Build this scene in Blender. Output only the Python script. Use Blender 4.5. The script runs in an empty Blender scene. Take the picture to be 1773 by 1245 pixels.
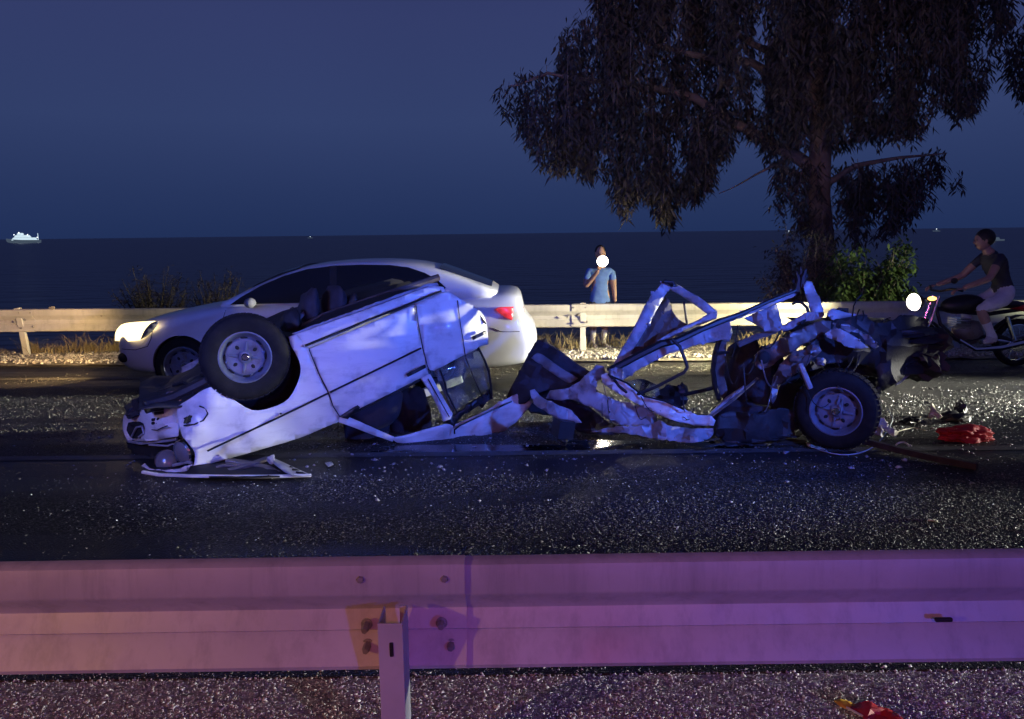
import bpy, bmesh, math, random
import numpy as np
from mathutils import Vector, Matrix, noise, Quaternion

random.seed(7)
rng = np.random.default_rng(11)
scene = bpy.context.scene
COL = scene.collection

# ------------------------------------------------------------------ camera
FPX = 1400.0                                   # focal length in photo pixels
CW, CH = 1773.0, 1245.0
CAM = Vector((0.0, 0.0, 1.57))
PITCH, ROLL = math.radians(8.87), math.radians(-0.68)
cam_d = bpy.data.cameras.new('camera')
cam_d.sensor_width = 36.0
cam_d.sensor_fit = 'HORIZONTAL'
cam_d.lens = FPX * 36.0 / CW
cam_d.clip_start = 0.05
cam_d.clip_end = 30000.0
cam = bpy.data.objects.new('camera', cam_d)
COL.objects.link(cam)
CAMROT = Matrix.Rotation(math.pi / 2 - PITCH, 3, 'X') @ Matrix.Rotation(ROLL, 3, 'Z')
cam.matrix_world = Matrix.Translation(CAM) @ CAMROT.to_4x4()
scene.camera = cam

# ------------------------------------------------------------------ night sky
world = bpy.data.worlds.new('World')
scene.world = world
world.use_nodes = True
wn, wl = world.node_tree.nodes, world.node_tree.links
wn.clear()
w_out = wn.new('ShaderNodeOutputWorld')
w_bg = wn.new('ShaderNodeBackground')
w_tc = wn.new('ShaderNodeTexCoord')
w_sep = wn.new('ShaderNodeSeparateXYZ')
w_cr = wn.new('ShaderNodeValToRGB')
w_nz = wn.new('ShaderNodeTexNoise')
w_nz.inputs['Scale'].default_value = 1.6
w_nz.inputs['Detail'].default_value = 2.0
w_mx = wn.new('ShaderNodeMix')
w_mx.data_type = 'RGBA'
w_mx.blend_type = 'MULTIPLY'
w_mr = wn.new('ShaderNodeMapRange')
w_mr.inputs['To Min'].default_value = 0.82
w_mr.inputs['To Max'].default_value = 1.18
wl.new(w_tc.outputs['Generated'], w_sep.inputs[0])
wl.new(w_sep.outputs['Z'], w_cr.inputs[0])
wl.new(w_tc.outputs['Generated'], w_nz.inputs['Vector'])
wl.new(w_nz.outputs['Fac'], w_mr.inputs['Value'])
w_mx.inputs[0].default_value = 1.0
wl.new(w_cr.outputs['Color'], w_mx.inputs[6])
wl.new(w_mr.outputs['Result'], w_mx.inputs[7])
wl.new(w_mx.outputs[2], w_bg.inputs['Color'])
wl.new(w_bg.outputs[0], w_out.inputs[0])
r_ = w_cr.color_ramp
r_.elements[0].position = 0.0
r_.elements[0].color = (0.0150, 0.0300, 0.1000, 1)
r_.elements[1].position = 1.0
r_.elements[1].color = (0.0080, 0.0100, 0.0350, 1)
for pos, c in ((0.05, (0.0205, 0.0370, 0.1150)), (0.13, (0.0310, 0.0500, 0.1440)),
               (0.24, (0.0325, 0.0455, 0.1400)), (0.40, (0.0260, 0.0300, 0.1150))):
    e = r_.elements.new(pos)
    e.color = (*c, 1)
w_bg.inputs['Strength'].default_value = 1.0

# ------------------------------------------------------------------ lamps the night is lit by
def lamp(name, kind, loc, energy, color, target=None, size=0.08, spot=60, blend=0.5):
    ld = bpy.data.lights.new(name, kind)
    ld.energy = energy
    ld.color = color
    ld.shadow_soft_size = size
    if kind == 'SPOT':
        ld.spot_size = math.radians(spot)
        ld.spot_blend = blend
    o = bpy.data.objects.new(name, ld)
    COL.objects.link(o)
    o.location = loc
    if target is not None:
        o.rotation_euler = (Vector(target) - Vector(loc)).to_track_quat('-Z', 'Y').to_euler()
    return o

# light bars of emergency vehicles behind the camera, then an added tree fill
lamp('emergency_beacon_blue', 'POINT', (2.4, -1.8, 1.25), 215, (0.10, 0.10, 1.0), size=0.08)
lamp('emergency_beacon_red', 'POINT', (0.2, -1.9, 2.4), 98, (1.0, 0.13, 0.32), size=0.08)
lamp('emergency_hazard_lamp', 'SPOT', (-3.4, -0.6, 1.7), 145, (1.0, 0.46, 0.10), (-0.5, 2.2, 0.30), size=0.05, spot=64, blend=0.9)
lamp('ambulance_work_lamp', 'SPOT', (-3.3, -0.7, 2.6), 230, (1.0, 0.62, 0.58), (-2.2, 5.6, 0.74), size=0.05, spot=20, blend=0.35)
lamp('tree_fill_spot', 'SPOT', (0.3, -3.0, 2.7), 820, (1.0, 0.70, 0.85), (3.7, 15.5, 6.4), size=0.10, spot=36, blend=0.8)  # added spot that lifts the tree crown; no such flood is known
# added blue spots out of frame, set past the near rail to light the wreck
lamp('wreck_blue_fill', 'SPOT', (3.7, 2.55, 2.0), 1150, (0.06, 0.15, 1.0), (0.3, 6.8, 1.45), size=0.09, spot=74, blend=0.8)
lamp('wreck_blue_fill', 'SPOT', (-3.3, 2.55, 2.0), 450, (0.06, 0.15, 1.0), (-1.3, 7.0, 1.35), size=0.09, spot=72, blend=0.8)
# traffic headlights from the right, outside the frame, and two narrow added spots
lamp('right_headlight_fill', 'SPOT', (11.0, 3.3, 0.50), 7800, (0.97, 1.0, 0.88), (1.0, 3.75, 0.0), size=0.07, spot=20, blend=0.7)
lamp('right_headlight_fill', 'SPOT', (12.0, 8.6, 0.95), 22000, (1.0, 0.98, 0.80), (1.0, 7.9, 0.0), size=0.07, spot=22, blend=0.8)
lamp('right_headlight_fill', 'SPOT', (11.0, 6.5, 0.55), 2300, (1.0, 0.97, 0.84), (3.3, 6.15, 0.0), size=0.07, spot=11, blend=0.6)  # narrow spot added to whiten the debris right of the wreck
lamp('right_headlight_fill', 'SPOT', (12.0, 9.3, 0.75), 2600, (0.95, 1.0, 0.55), (5.6, 12.9, 0.75), size=0.07, spot=14, blend=0.9)  # narrow greenish spot added to light the green bush

vs = scene.view_settings
vs.view_transform = 'Standard'
vs.look = 'None'
vs.exposure = 0.0
vs.gamma = 1.0
vs.use_curve_mapping = False
scene.cycles.use_denoising = True
scene.cycles.max_bounces = 6
scene.cycles.sample_clamp_indirect = 4.0

# ------------------------------------------------------------------ pixel helpers (photo pixel -> point in the place)
SLOPE, Y0 = 0.02, 2.2
def gz(y):
    return -SLOPE * (y - Y0)
def ray(px, py):
    return CAMROT @ Vector(((px - CW / 2) / FPX, -(py - CH / 2) / FPX, -1.0))
def P(px, py, Y):
    d = ray(px, py)
    return CAM + d * (Y / d.y)
def G(px, py, lift=0.0):
    d = ray(px, py)
    t = (lift + SLOPE * Y0 - CAM.z) / (d.z + SLOPE * d.y)
    return CAM + d * t

# ------------------------------------------------------------------ materials
MATS = {}
def mat(name, color, rough=0.5, metal=0.0, spec=0.5, coat=0.0, emit=None, estr=0.0, trans=0.0, alpha=1.0,
        var=0.0, vscale=5.0, dirt=None, dirt_amt=0.0, dirt_scale=3.0, bump=0.0, bscale=40.0, rvar=0.0, streak=0.0, sdir=(1, 1, 1)):
    if name in MATS:
        return MATS[name]
    m = bpy.data.materials.new(name)
    m.use_nodes = True
    nt = m.node_tree
    N, L = nt.nodes, nt.links
    b = N['Principled BSDF']
    b.inputs['Base Color'].default_value = (*color, 1)
    b.inputs['Roughness'].default_value = rough
    b.inputs['Metallic'].default_value = metal
    b.inputs['Specular IOR Level'].default_value = spec
    b.inputs['Coat Weight'].default_value = coat
    b.inputs['Coat Roughness'].default_value = 0.12
    b.inputs['Transmission Weight'].default_value = trans
    b.inputs['Alpha'].default_value = alpha
    if emit:
        b.inputs['Emission Color'].default_value = (*emit, 1)
        b.inputs['Emission Strength'].default_value = estr
    tc = N.new('ShaderNodeTexCoord')
    src = None
    if var > 0:
        n = N.new('ShaderNodeTexNoise'); n.inputs['Scale'].default_value = vscale; n.inputs['Detail'].default_value = 5
        L.new(tc.outputs['Object'], n.inputs['Vector'])
        mr = N.new('ShaderNodeMapRange')
        mr.inputs['From Min'].default_value = 0.3; mr.inputs['From Max'].default_value = 0.7
        mr.inputs['To Min'].default_value = 1 - var; mr.inputs['To Max'].default_value = 1 + var
        L.new(n.outputs['Fac'], mr.inputs['Value'])
        mx = N.new('ShaderNodeMix'); mx.data_type = 'RGBA'; mx.blend_type = 'MULTIPLY'
        mx.inputs[0].default_value = 1.0
        mx.inputs[6].default_value = (*color, 1)
        L.new(mr.outputs['Result'], mx.inputs[7])
        src = mx.outputs[2]
        if rvar > 0:
            m2 = N.new('ShaderNodeMapRange')
            m2.inputs['From Min'].default_value = 0.3; m2.inputs['From Max'].default_value = 0.7
            m2.inputs['To Min'].default_value = max(0.02, rough - rvar); m2.inputs['To Max'].default_value = min(1, rough + rvar)
            L.new(n.outputs['Fac'], m2.inputs['Value']); L.new(m2.outputs['Result'], b.inputs['Roughness'])
    if dirt is not None:
        n = N.new('ShaderNodeTexNoise'); n.inputs['Scale'].default_value = dirt_scale
        n.inputs['Detail'].default_value = 8; n.inputs['Roughness'].default_value = 0.65
        L.new(tc.outputs['Object'], n.inputs['Vector'])
        cr = N.new('ShaderNodeMapRange')
        cr.inputs['From Min'].default_value = 0.52; cr.inputs['From Max'].default_value = 0.68
        cr.inputs['To Min'].default_value = 0; cr.inputs['To Max'].default_value = dirt_amt
        L.new(n.outputs['Fac'], cr.inputs['Value'])
        mx = N.new('ShaderNodeMix'); mx.data_type = 'RGBA'
        L.new(cr.outputs['Result'], mx.inputs[0])
        if src is not None: L.new(src, mx.inputs[6])
        else: mx.inputs[6].default_value = (*color, 1)
        mx.inputs[7].default_value = (*dirt, 1)
        src = mx.outputs[2]
    if streak > 0:                       # rub marks and runs along one direction
        mp = N.new('ShaderNodeMapping'); mp.inputs['Scale'].default_value = sdir
        n = N.new('ShaderNodeTexNoise'); n.inputs['Scale'].default_value = 1.6; n.inputs['Detail'].default_value = 6; n.inputs['Roughness'].default_value = 0.7
        L.new(tc.outputs['Object'], mp.inputs[0]); L.new(mp.outputs[0], n.inputs['Vector'])
        mr = N.new('ShaderNodeMapRange')
        mr.inputs['From Min'].default_value = 0.50; mr.inputs['From Max'].default_value = 0.72
        mr.inputs['To Min'].default_value = 1.0; mr.inputs['To Max'].default_value = 1 - 2 * streak
        L.new(n.outputs['Fac'], mr.inputs['Value'])
        mx = N.new('ShaderNodeMix'); mx.data_type = 'RGBA'; mx.blend_type = 'MULTIPLY'; mx.inputs[0].default_value = 1.0
        L.new(src, mx.inputs[6]); L.new(mr.outputs['Result'], mx.inputs[7])
        src = mx.outputs[2]
    if src is not None:
        L.new(src, b.inputs['Base Color'])
    if bump > 0:
        n = N.new('ShaderNodeTexNoise'); n.inputs['Scale'].default_value = bscale; n.inputs['Detail'].default_value = 4
        L.new(tc.outputs['Object'], n.inputs['Vector'])
        bp = N.new('ShaderNodeBump'); bp.inputs['Strength'].default_value = bump; bp.inputs['Distance'].default_value = 0.01
        L.new(n.outputs['Fac'], bp.inputs['Height']); L.new(bp.outputs[0], b.inputs['Normal'])
    MATS[name] = m
    return m

M_paint = mat('aged_white_paint', (0.70, 0.69, 0.67), 0.38, coat=0.25, var=0.07, vscale=3, dirt=(0.30, 0.28, 0.28), dirt_amt=0.5, dirt_scale=4.5, rvar=0.12, streak=0.09, sdir=(3, 3, 14))
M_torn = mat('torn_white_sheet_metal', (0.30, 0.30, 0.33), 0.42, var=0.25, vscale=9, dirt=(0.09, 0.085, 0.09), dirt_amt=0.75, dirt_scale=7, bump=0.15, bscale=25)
M_primer = mat('bare_scraped_steel', (0.15, 0.13, 0.13), 0.42, metal=0.3, var=0.3, vscale=10, dirt=(0.12, 0.06, 0.035), dirt_amt=0.8, dirt_scale=6, bump=0.2, bscale=30)
M_under = mat('underbody_sealant', (0.020, 0.019, 0.021), 0.6, var=0.35, vscale=8, dirt=(0.05, 0.04, 0.035), dirt_amt=0.5, dirt_scale=5, bump=0.3, bscale=60)
M_black = mat('black_plastic', (0.015, 0.015, 0.016), 0.45, var=0.2, vscale=12, bump=0.1, bscale=50)
M_rubber = mat('tyre_rubber', (0.011, 0.0105, 0.011), 0.8, spec=0.25, var=0.3, vscale=14, dirt=(0.03, 0.024, 0.02), dirt_amt=0.5, dirt_scale=10, bump=0.15, bscale=90)
M_rim = mat('painted_steel_rim', (0.16, 0.18, 0.23), 0.4, metal=0.2, var=0.15, vscale=12, dirt=(0.10, 0.07, 0.05), dirt_amt=0.6, dirt_scale=14)
M_chrome = mat('chrome', (0.75, 0.75, 0.76), 0.15, metal=1.0, var=0.05, vscale=20)
M_fabdark = mat('dark_upholstery', (0.035, 0.033, 0.042), 0.9, var=0.25, vscale=15, bump=0.3, bscale=120)
M_fabgrey = mat('grey_brown_cloth', (0.13, 0.115, 0.11), 0.9, var=0.25, vscale=7, bump=0.3, bscale=80)
M_fabmid = mat('grey_trim_cloth', (0.16, 0.16, 0.18), 0.85, var=0.2, vscale=8, bump=0.2, bscale=90)
M_galv = mat('galvanised_steel', (0.49, 0.48, 0.47), 0.55, metal=0.15, var=0.16, vscale=3, dirt=(0.36, 0.34, 0.325), dirt_amt=0.5, dirt_scale=6, bump=0.08, streak=0.12, sdir=(9, 9, .35), bscale=30, rvar=0.1)
M_bolt = mat('weathered_bolt', (0.30, 0.28, 0.27), 0.5, metal=0.5, var=0.2, vscale=50)
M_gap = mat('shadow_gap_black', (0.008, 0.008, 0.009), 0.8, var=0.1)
M_white = mat('sedan_white_paint', (0.74, 0.74, 0.74), 0.28, coat=0.6, var=0.04, vscale=2, dirt=(0.5, 0.48, 0.45), dirt_amt=0.3, dirt_scale=3)
M_tint = mat('tinted_glass', (0.012, 0.014, 0.018), 0.06, spec=0.6, var=0.1)
M_skin = mat('skin', (0.42, 0.25, 0.18), 0.55, var=0.08, vscale=30)
M_hair = mat('dark_hair', (0.02, 0.015, 0.012), 0.6, var=0.2, vscale=60)
M_shirt = mat('pale_blue_cotton', (0.13, 0.25, 0.55), 0.85, var=0.1, vscale=14, bump=0.3, bscale=35)
M_navy = mat('dark_cotton', (0.03, 0.032, 0.05), 0.85, var=0.15, vscale=14, bump=0.3, bscale=35)
M_shorts = mat('light_shorts_cotton', (0.62, 0.64, 0.70), 0.8, var=0.08, vscale=14, bump=0.3, bscale=35)
M_sock = mat('white_sock_cotton', (0.72, 0.70, 0.64), 0.85, var=0.08, vscale=30)
M_shoe = mat('pale_shoe', (0.55, 0.52, 0.48), 0.6, var=0.15, vscale=25)
M_bark = mat('eucalyptus_bark', (0.25, 0.19, 0.16), 0.85, var=0.35, vscale=4, dirt=(0.40, 0.33, 0.29), dirt_amt=0.9, dirt_scale=2.5, bump=0.6, bscale=12)
M_leaf = mat('eucalyptus_leaf', (0.105, 0.09, 0.08), 0.55, var=0.4, vscale=1.2)
M_bushleaf = mat('bush_leaf', (0.075, 0.12, 0.035), 0.5, var=0.4, vscale=2.0)
M_dry = mat('dry_weed', (0.17, 0.135, 0.07), 0.8, var=0.4, vscale=2.5)
M_drydark = mat('dry_bush_twig', (0.035, 0.03, 0.022), 0.85, var=0.35, vscale=3)
M_stone = mat('pale_stone', (0.55, 0.52, 0.50), 0.7, var=0.45, vscale=25)
M_chip = mat('asphalt_aggregate', (0.135, 0.133, 0.128), 0.4, var=0.55, vscale=60)
M_red = mat('red_cloth', (0.50, 0.022, 0.035), 0.6, var=0.15, vscale=12, bump=0.2, bscale=30)
M_yellow = mat('yellow_plastic', (0.70, 0.38, 0.03), 0.5, var=0.1, vscale=12)
M_wood = mat('dark_wood', (0.05, 0.036, 0.03), 0.8, var=0.3, vscale=18, bump=0.3, bscale=40)
M_cream = mat('cream_plastic', (0.62, 0.58, 0.42), 0.5, var=0.15, vscale=20, dirt=(0.2, 0.16, 0.1), dirt_amt=0.6, dirt_scale=12)
M_cable = mat('pale_cable_sheath', (0.42, 0.48, 0.52), 0.5, var=0.1)
M_lens = mat('headlamp_lens', (0.22, 0.21, 0.22), 0.2, metal=0.2, var=0.1, vscale=15, spec=0.6)
M_amber = mat('amber_lens', (0.55, 0.2, 0.05), 0.3, var=0.1)
M_lit_warm = mat('lit_warm_headlamp', (0.9, 0.85, 0.7), 0.3, emit=(1.0, 0.74, 0.33), estr=3.2, var=0.05)
M_lit_white = mat('lit_white_headlamp', (0.9, 0.9, 0.85), 0.3, emit=(1.0, 0.92, 0.72), estr=14.0, var=0.05)
M_lit_torch = mat('lit_torch', (0.9, 0.9, 0.85), 0.3, emit=(1.0, 0.88, 0.72), estr=22.0, var=0.05)
M_lit_red = mat('lit_tail_lamp', (0.5, 0.02, 0.03), 0.25, emit=(1.0, 0.06, 0.09), estr=0.45, var=0.1)
M_lit_amber = mat('lit_indicator', (0.8, 0.3, 0.05), 0.3, emit=(1.0, 0.50, 0.12), estr=4.0, var=0.05)
M_shiplit = mat('lit_ship_side', (0.7, 0.72, 0.72), 0.5, emit=(0.72, 0.92, 1.0), estr=0.85, var=0.3, vscale=0.25)
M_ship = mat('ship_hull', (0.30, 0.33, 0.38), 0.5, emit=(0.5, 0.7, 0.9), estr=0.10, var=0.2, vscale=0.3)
M_lit_lamp = mat('lit_ship_lamp', (0.8, 0.8, 0.8), 0.4, emit=(0.85, 0.95, 1.0), estr=3.0, var=0.02)

def glass_mat():
    m = bpy.data.materials.new('dusty_window_glass')
    m.use_nodes = True
    N, L = m.node_tree.nodes, m.node_tree.links
    N.clear()
    out = N.new('ShaderNodeOutputMaterial')
    tr = N.new('ShaderNodeBsdfTransparent'); tr.inputs[0].default_value = (0.80, 0.86, 0.82, 1)
    gl = N.new('ShaderNodeBsdfGlossy'); gl.inputs['Roughness'].default_value = 0.06
    df = N.new('ShaderNodeBsdfDiffuse'); df.inputs[0].default_value = (0.45, 0.45, 0.40, 1)
    fr = N.new('ShaderNodeFresnel'); fr.inputs[0].default_value = 1.5
    tc = N.new('ShaderNodeTexCoord'); nz = N.new('ShaderNodeTexNoise')
    nz.inputs['Scale'].default_value = 6; nz.inputs['Detail'].default_value = 6
    L.new(tc.outputs['Object'], nz.inputs['Vector'])
    mr = N.new('ShaderNodeMapRange'); mr.inputs['From Min'].default_value = 0.38; mr.inputs['From Max'].default_value = 0.7
    mr.inputs['To Min'].default_value = 0.03; mr.inputs['To Max'].default_value = 0.34
    L.new(nz.outputs['Fac'], mr.inputs['Value'])
    a = N.new('ShaderNodeMixShader'); b = N.new('ShaderNodeMixShader')
    L.new(fr.outputs[0], a.inputs[0]); L.new(tr.outputs[0], a.inputs[1]); L.new(gl.outputs[0], a.inputs[2])
    L.new(mr.outputs['Result'], b.inputs[0]); L.new(a.outputs[0], b.inputs[1]); L.new(df.outputs[0], b.inputs[2])
    L.new(b.outputs[0], out.inputs[0])
    return m
M_glass = glass_mat()

def asphalt_mat():
    m = bpy.data.materials.new('worn_asphalt')
    m.use_nodes = True
    N, L = m.node_tree.nodes, m.node_tree.links
    b = N['Principled BSDF']
    b.inputs['Specular IOR Level'].default_value = 0.3
    tc = N.new('ShaderNodeTexCoord')
    vo = N.new('ShaderNodeTexVoronoi'); vo.inputs['Scale'].default_value = 95
    n1 = N.new('ShaderNodeTexNoise'); n1.inputs['Scale'].default_value = 0.55; n1.inputs['Detail'].default_value = 4
    mp = N.new('ShaderNodeMapping'); mp.inputs['Scale'].default_value = (0.16, 1.5, 1.0)
    n2 = N.new('ShaderNodeTexNoise'); n2.inputs['Scale'].default_value = 1.0; n2.inputs['Detail'].default_value = 5
    L.new(tc.outputs['Object'], vo.inputs['Vector']); L.new(tc.outputs['Object'], n1.inputs['Vector'])
    L.new(tc.outputs['Object'], mp.inputs[0]); L.new(mp.outputs[0], n2.inputs['Vector'])
    # per-stone tone
    cr = N.new('ShaderNodeValToRGB')
    e = cr.color_ramp
    e.elements[0].position = 0.0; e.elements[0].color = (0.010, 0.010, 0.011, 1)
    e.elements[1].position = 1.0; e.elements[1].color = (0.11, 0.108, 0.10, 1)
    k = e.elements.new(0.62); k.color = (0.022, 0.022, 0.024, 1)
    sp = N.new('ShaderNodeSeparateXYZ')
    L.new(vo.outputs['Color'], sp.inputs[0]); L.new(sp.outputs[0], cr.inputs[0])
    # long smooth worn tracks
    tr = N.new('ShaderNodeMapRange'); tr.inputs['From Min'].default_value = 0.42; tr.inputs['From Max'].default_value = 0.58
    L.new(n2.outputs['Fac'], tr.inputs['Value'])
    mx = N.new('ShaderNodeMix'); mx.data_type = 'RGBA'
    mx.inputs[6].default_value = (0.016, 0.016, 0.018, 1)
    L.new(tr.outputs['Result'], mx.inputs[0]); L.new(cr.outputs[0], mx.inputs[7])
    L.new(mx.outputs[2], b.inputs['Base Color'])
    rr = N.new('ShaderNodeMapRange'); rr.inputs['To Min'].default_value = 0.42; rr.inputs['To Max'].default_value = 0.62
    L.new(tr.outputs['Result'], rr.inputs['Value']); L.new(rr.outputs['Result'], b.inputs['Roughness'])
    bp = N.new('ShaderNodeBump'); bp.inputs['Distance'].default_value = 0.008
    mm = N.new('ShaderNodeMath'); mm.operation = 'MULTIPLY_ADD'; mm.inputs[1].default_value = 0.65; mm.inputs[2].default_value = 0.3
    L.new(tr.outputs['Result'], mm.inputs[0]); L.new(mm.outputs[0], bp.inputs['Strength'])
    iv = N.new('ShaderNodeMath'); iv.operation = 'SUBTRACT'; iv.inputs[0].default_value = 1.0
    L.new(vo.outputs['Distance'], iv.inputs[1]); L.new(iv.outputs[0], bp.inputs['Height'])
    L.new(bp.outputs[0], b.inputs['Normal'])
    return m
M_road = asphalt_mat()
M_soil = mat('stony_soil', (0.13, 0.11, 0.09), 0.9, var=0.4, vscale=6, dirt=(0.25, 0.22, 0.18), dirt_amt=0.8, dirt_scale=9, bump=0.9, bscale=22)
M_gravel = mat('pale_gravel_bed', (0.24, 0.22, 0.19), 0.85, var=0.45, vscale=18, dirt=(0.40, 0.37, 0.32), dirt_amt=0.8, dirt_scale=22, bump=1.0, bscale=30)
M_verge = mat('pale_grit', (0.27, 0.25, 0.245), 0.85, var=0.5, vscale=45, dirt=(0.08, 0.075, 0.075), dirt_amt=0.8, dirt_scale=30, bump=1.0, bscale=120)
M_line = mat('worn_road_paint', (0.085, 0.085, 0.082), 0.6, var=0.3, vscale=5, dirt=(0.03, 0.03, 0.03), dirt_amt=0.95, dirt_scale=5, bump=0.3, bscale=60)

def sea_mat():
    m = bpy.data.materials.new('night_sea')
    m.use_nodes = True
    N, L = m.node_tree.nodes, m.node_tree.links
    b = N['Principled BSDF']
    b.inputs['Base Color'].default_value = (0.003, 0.014, 0.045, 1)
    b.inputs['Roughness'].default_value = 0.30
    b.inputs['Specular IOR Level'].default_value = 0.22
    tc = N.new('ShaderNodeTexCoord'); mp = N.new('ShaderNodeMapping'); mp.inputs['Scale'].default_value = (0.18, 0.5, 1)
    nz = N.new('ShaderNodeTexNoise'); nz.inputs['Scale'].default_value = 1.0; nz.inputs['Detail'].default_value = 6
    L.new(tc.outputs['Object'], mp.inputs[0]); L.new(mp.outputs[0], nz.inputs['Vector'])
    bp = N.new('ShaderNodeBump'); bp.inputs['Strength'].default_value = 0.9; bp.inputs['Distance'].default_value = 0.6
    L.new(nz.outputs['Fac'], bp.inputs['Height']); L.new(bp.outputs[0], b.inputs['Normal'])
    return m
M_sea = sea_mat()

# ------------------------------------------------------------------ mesh helpers
def link(o, parent=None):
    COL.objects.link(o)
    if parent is not None:
        o.parent = parent
        if parent.parent is None:
            o.matrix_parent_inverse = parent.matrix_basis.inverted()
    return o
def thing(name, label, cat, loc, group=None):
    o = bpy.data.objects.new(name, None)
    o.empty_display_size = 0.2
    COL.objects.link(o)
    o.location = loc
    o['label'] = label
    o['category'] = cat
    if group: o['group'] = group
    return o
def tag(o, label=None, cat=None, group=None, kind=None):
    if label: o['label'] = label
    if cat: o['category'] = cat
    if group: o['group'] = group
    if kind: o['kind'] = kind
    return o
def fix_mods(o, bevel=0, sub=0, solid=0):
    if solid:
        m = o.modifiers.new('thickness', 'SOLIDIFY'); m.thickness = solid; m.offset = -1
    if bevel:
        m = o.modifiers.new('bevel', 'BEVEL'); m.width = bevel; m.segments = 2; m.limit_method = 'ANGLE'
    if sub:
        m = o.modifiers.new('smooth', 'SUBSURF'); m.levels = sub; m.render_levels = sub
class MB:
    def __init__(s):
        s.v, s.f = [], []
    def add(s, vs_, fs_):
        k = len(s.v)
        s.v.extend([tuple(v) for v in vs_])
        s.f.extend([tuple(i + k for i in f) for f in fs_])
        return s
    def box(s, c, size, R=None):
        c = Vector(c); h = Vector(size) * 0.5
        R = R or Matrix.Identity(3)
        vs_ = [c + R @ Vector((x * h.x, y * h.y, z * h.z)) for x in (-1, 1) for y in (-1, 1) for z in (-1, 1)]
        return s.add(vs_, [(0, 1, 3, 2), (4, 6, 7, 5), (0, 4, 5, 1), (2, 3, 7, 6), (0, 2, 6, 4), (1, 5, 7, 3)])
    def tube(s, pts, r, n=8, cap=True, flat=None):
        pts = [Vector(p) for p in pts]
        rs = list(r) if hasattr(r, '__len__') else [r] * len(pts)
        up = None; rings = []
        for i, p in enumerate(pts):
            a = pts[max(0, i - 1)]; b = pts[min(len(pts) - 1, i + 1)]
            t = (b - a).normalized()
            if up is None:
                up = t.orthogonal().normalized()
                if flat is not None:
                    up = (Vector(flat) - t * t.dot(Vector(flat))).normalized()
            up = (up - t * up.dot(t)).normalized()
            sd = t.cross(up)
            rings.append([p + (up * math.cos(2 * math.pi * k / n) + sd * math.sin(2 * math.pi * k / n)) * rs[i] for k in range(n)])
        return s.loft(rings, cap)
    def bar(s, pts, w, h, upv=(0, 0, 1)):
        """rectangular section swept along pts; w across, h along upv"""
        pts = [Vector(p) for p in pts]; rings = []
        for i, p in enumerate(pts):
            a = pts[max(0, i - 1)]; b = pts[min(len(pts) - 1, i + 1)]
            t = (b - a).normalized(); u = Vector(upv); u = (u - t * u.dot(t)).normalized(); sd = t.cross(u)
            rings.append([p + u * h / 2 + sd * w / 2, p + u * h / 2 - sd * w / 2, p - u * h / 2 - sd * w / 2, p - u * h / 2 + sd * w / 2])
        return s.loft(rings, True)
    def loft(s, rings, cap=True, closed=True):
        n = len(rings[0]); vs_ = [v for r in rings for v in r]; fs_ = []
        for i in range(len(rings) - 1):
            for k in range(n if closed else n - 1):
                a = i * n + k; b = i * n + (k + 1) % n
                fs_.append((a, b, b + n, a + n))
        if cap and closed:
            fs_.append(tuple(range(n - 1, -1, -1)))
            fs_.append(tuple(range((len(rings) - 1) * n, len(rings) * n)))
        return s.add(vs_, fs_)
    def lathe(s, prof, M, n=32, cap=False):
        """prof (r, h) turned round local Z of the 4x4 matrix M"""
        rings = [[M @ Vector((r * math.cos(2 * math.pi * k / n), r * math.sin(2 * math.pi * k / n), h)) for k in range(n)] for r, h in prof]
        return s.loft(rings, cap)
    def ell(s, c, rad, R=None, nu=16, nv=10, wob=0, seed=0):
        c = Vector(c); R = R or Matrix.Identity(3); vs_ = []; fs_ = []
        for j in range(nv + 1):
            th = math.pi * j / nv
            for i in range(nu):
                ph = 2 * math.pi * i / nu
                d = Vector((math.sin(th) * math.cos(ph), math.sin(th) * math.sin(ph), math.cos(th)))
                k = 1 + (wob * noise.noise(d * 1.7 + Vector((seed, seed * 2, 0))) if wob else 0)
                vs_.append(c + R @ Vector((d.x * rad[0], d.y * rad[1], d.z * rad[2])) * k)
        for j in range(nv):
            for i in range(nu):
                a = j * nu + i; b = j * nu + (i + 1) % nu
                fs_.append((a, a + nu, b + nu, b))
        return s.add(vs_, fs_)
    def build(s, name, m, parent=None, smooth=False, bevel=0, sub=0, solid=0, clean=False):
        me = bpy.data.meshes.new(name)
        me.from_pydata(s.v, [], s.f)
        if clean:
            bm = bmesh.new(); bm.from_mesh(me)
            bmesh.ops.remove_doubles(bm, verts=bm.verts, dist=1e-5)
            bmesh.ops.recalc_face_normals(bm, faces=bm.faces)
            bm.to_mesh(me); bm.free()
        me.materials.append(m)
        if smooth:
            me.polygons.foreach_set('use_smooth', [True] * len(me.polygons))
            if smooth != 'full':
                try: me.set_sharp_from_angle(angle=math.radians(38))
                except Exception: pass
        me.update()
        o = bpy.data.objects.new(name, me)
        link(o, parent)
        fix_mods(o, bevel, sub, solid)
        return o
def np_mesh(name, V, F, m, parent=None, smooth=False):
    """V (n,3) F (k,3|4) arrays"""
    me = bpy.data.meshes.new(name)
    V = np.asarray(V, dtype=np.float32); F = np.asarray(F, dtype=np.int32)
    me.vertices.add(len(V)); me.vertices.foreach_set('co', V.ravel())
    n, k = F.shape
    me.loops.add(n * k); me.loops.foreach_set('vertex_index', F.ravel())
    me.polygons.add(n)
    me.polygons.foreach_set('loop_start', np.arange(0, n * k, k, dtype=np.int32))
    me.update(calc_edges=True)
    me.validate()
    me.materials.append(m)
    if smooth: me.polygons.foreach_set('use_smooth', [True] * len(me.polygons))
    o = bpy.data.objects.new(name, me)
    return link(o, parent)
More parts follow.
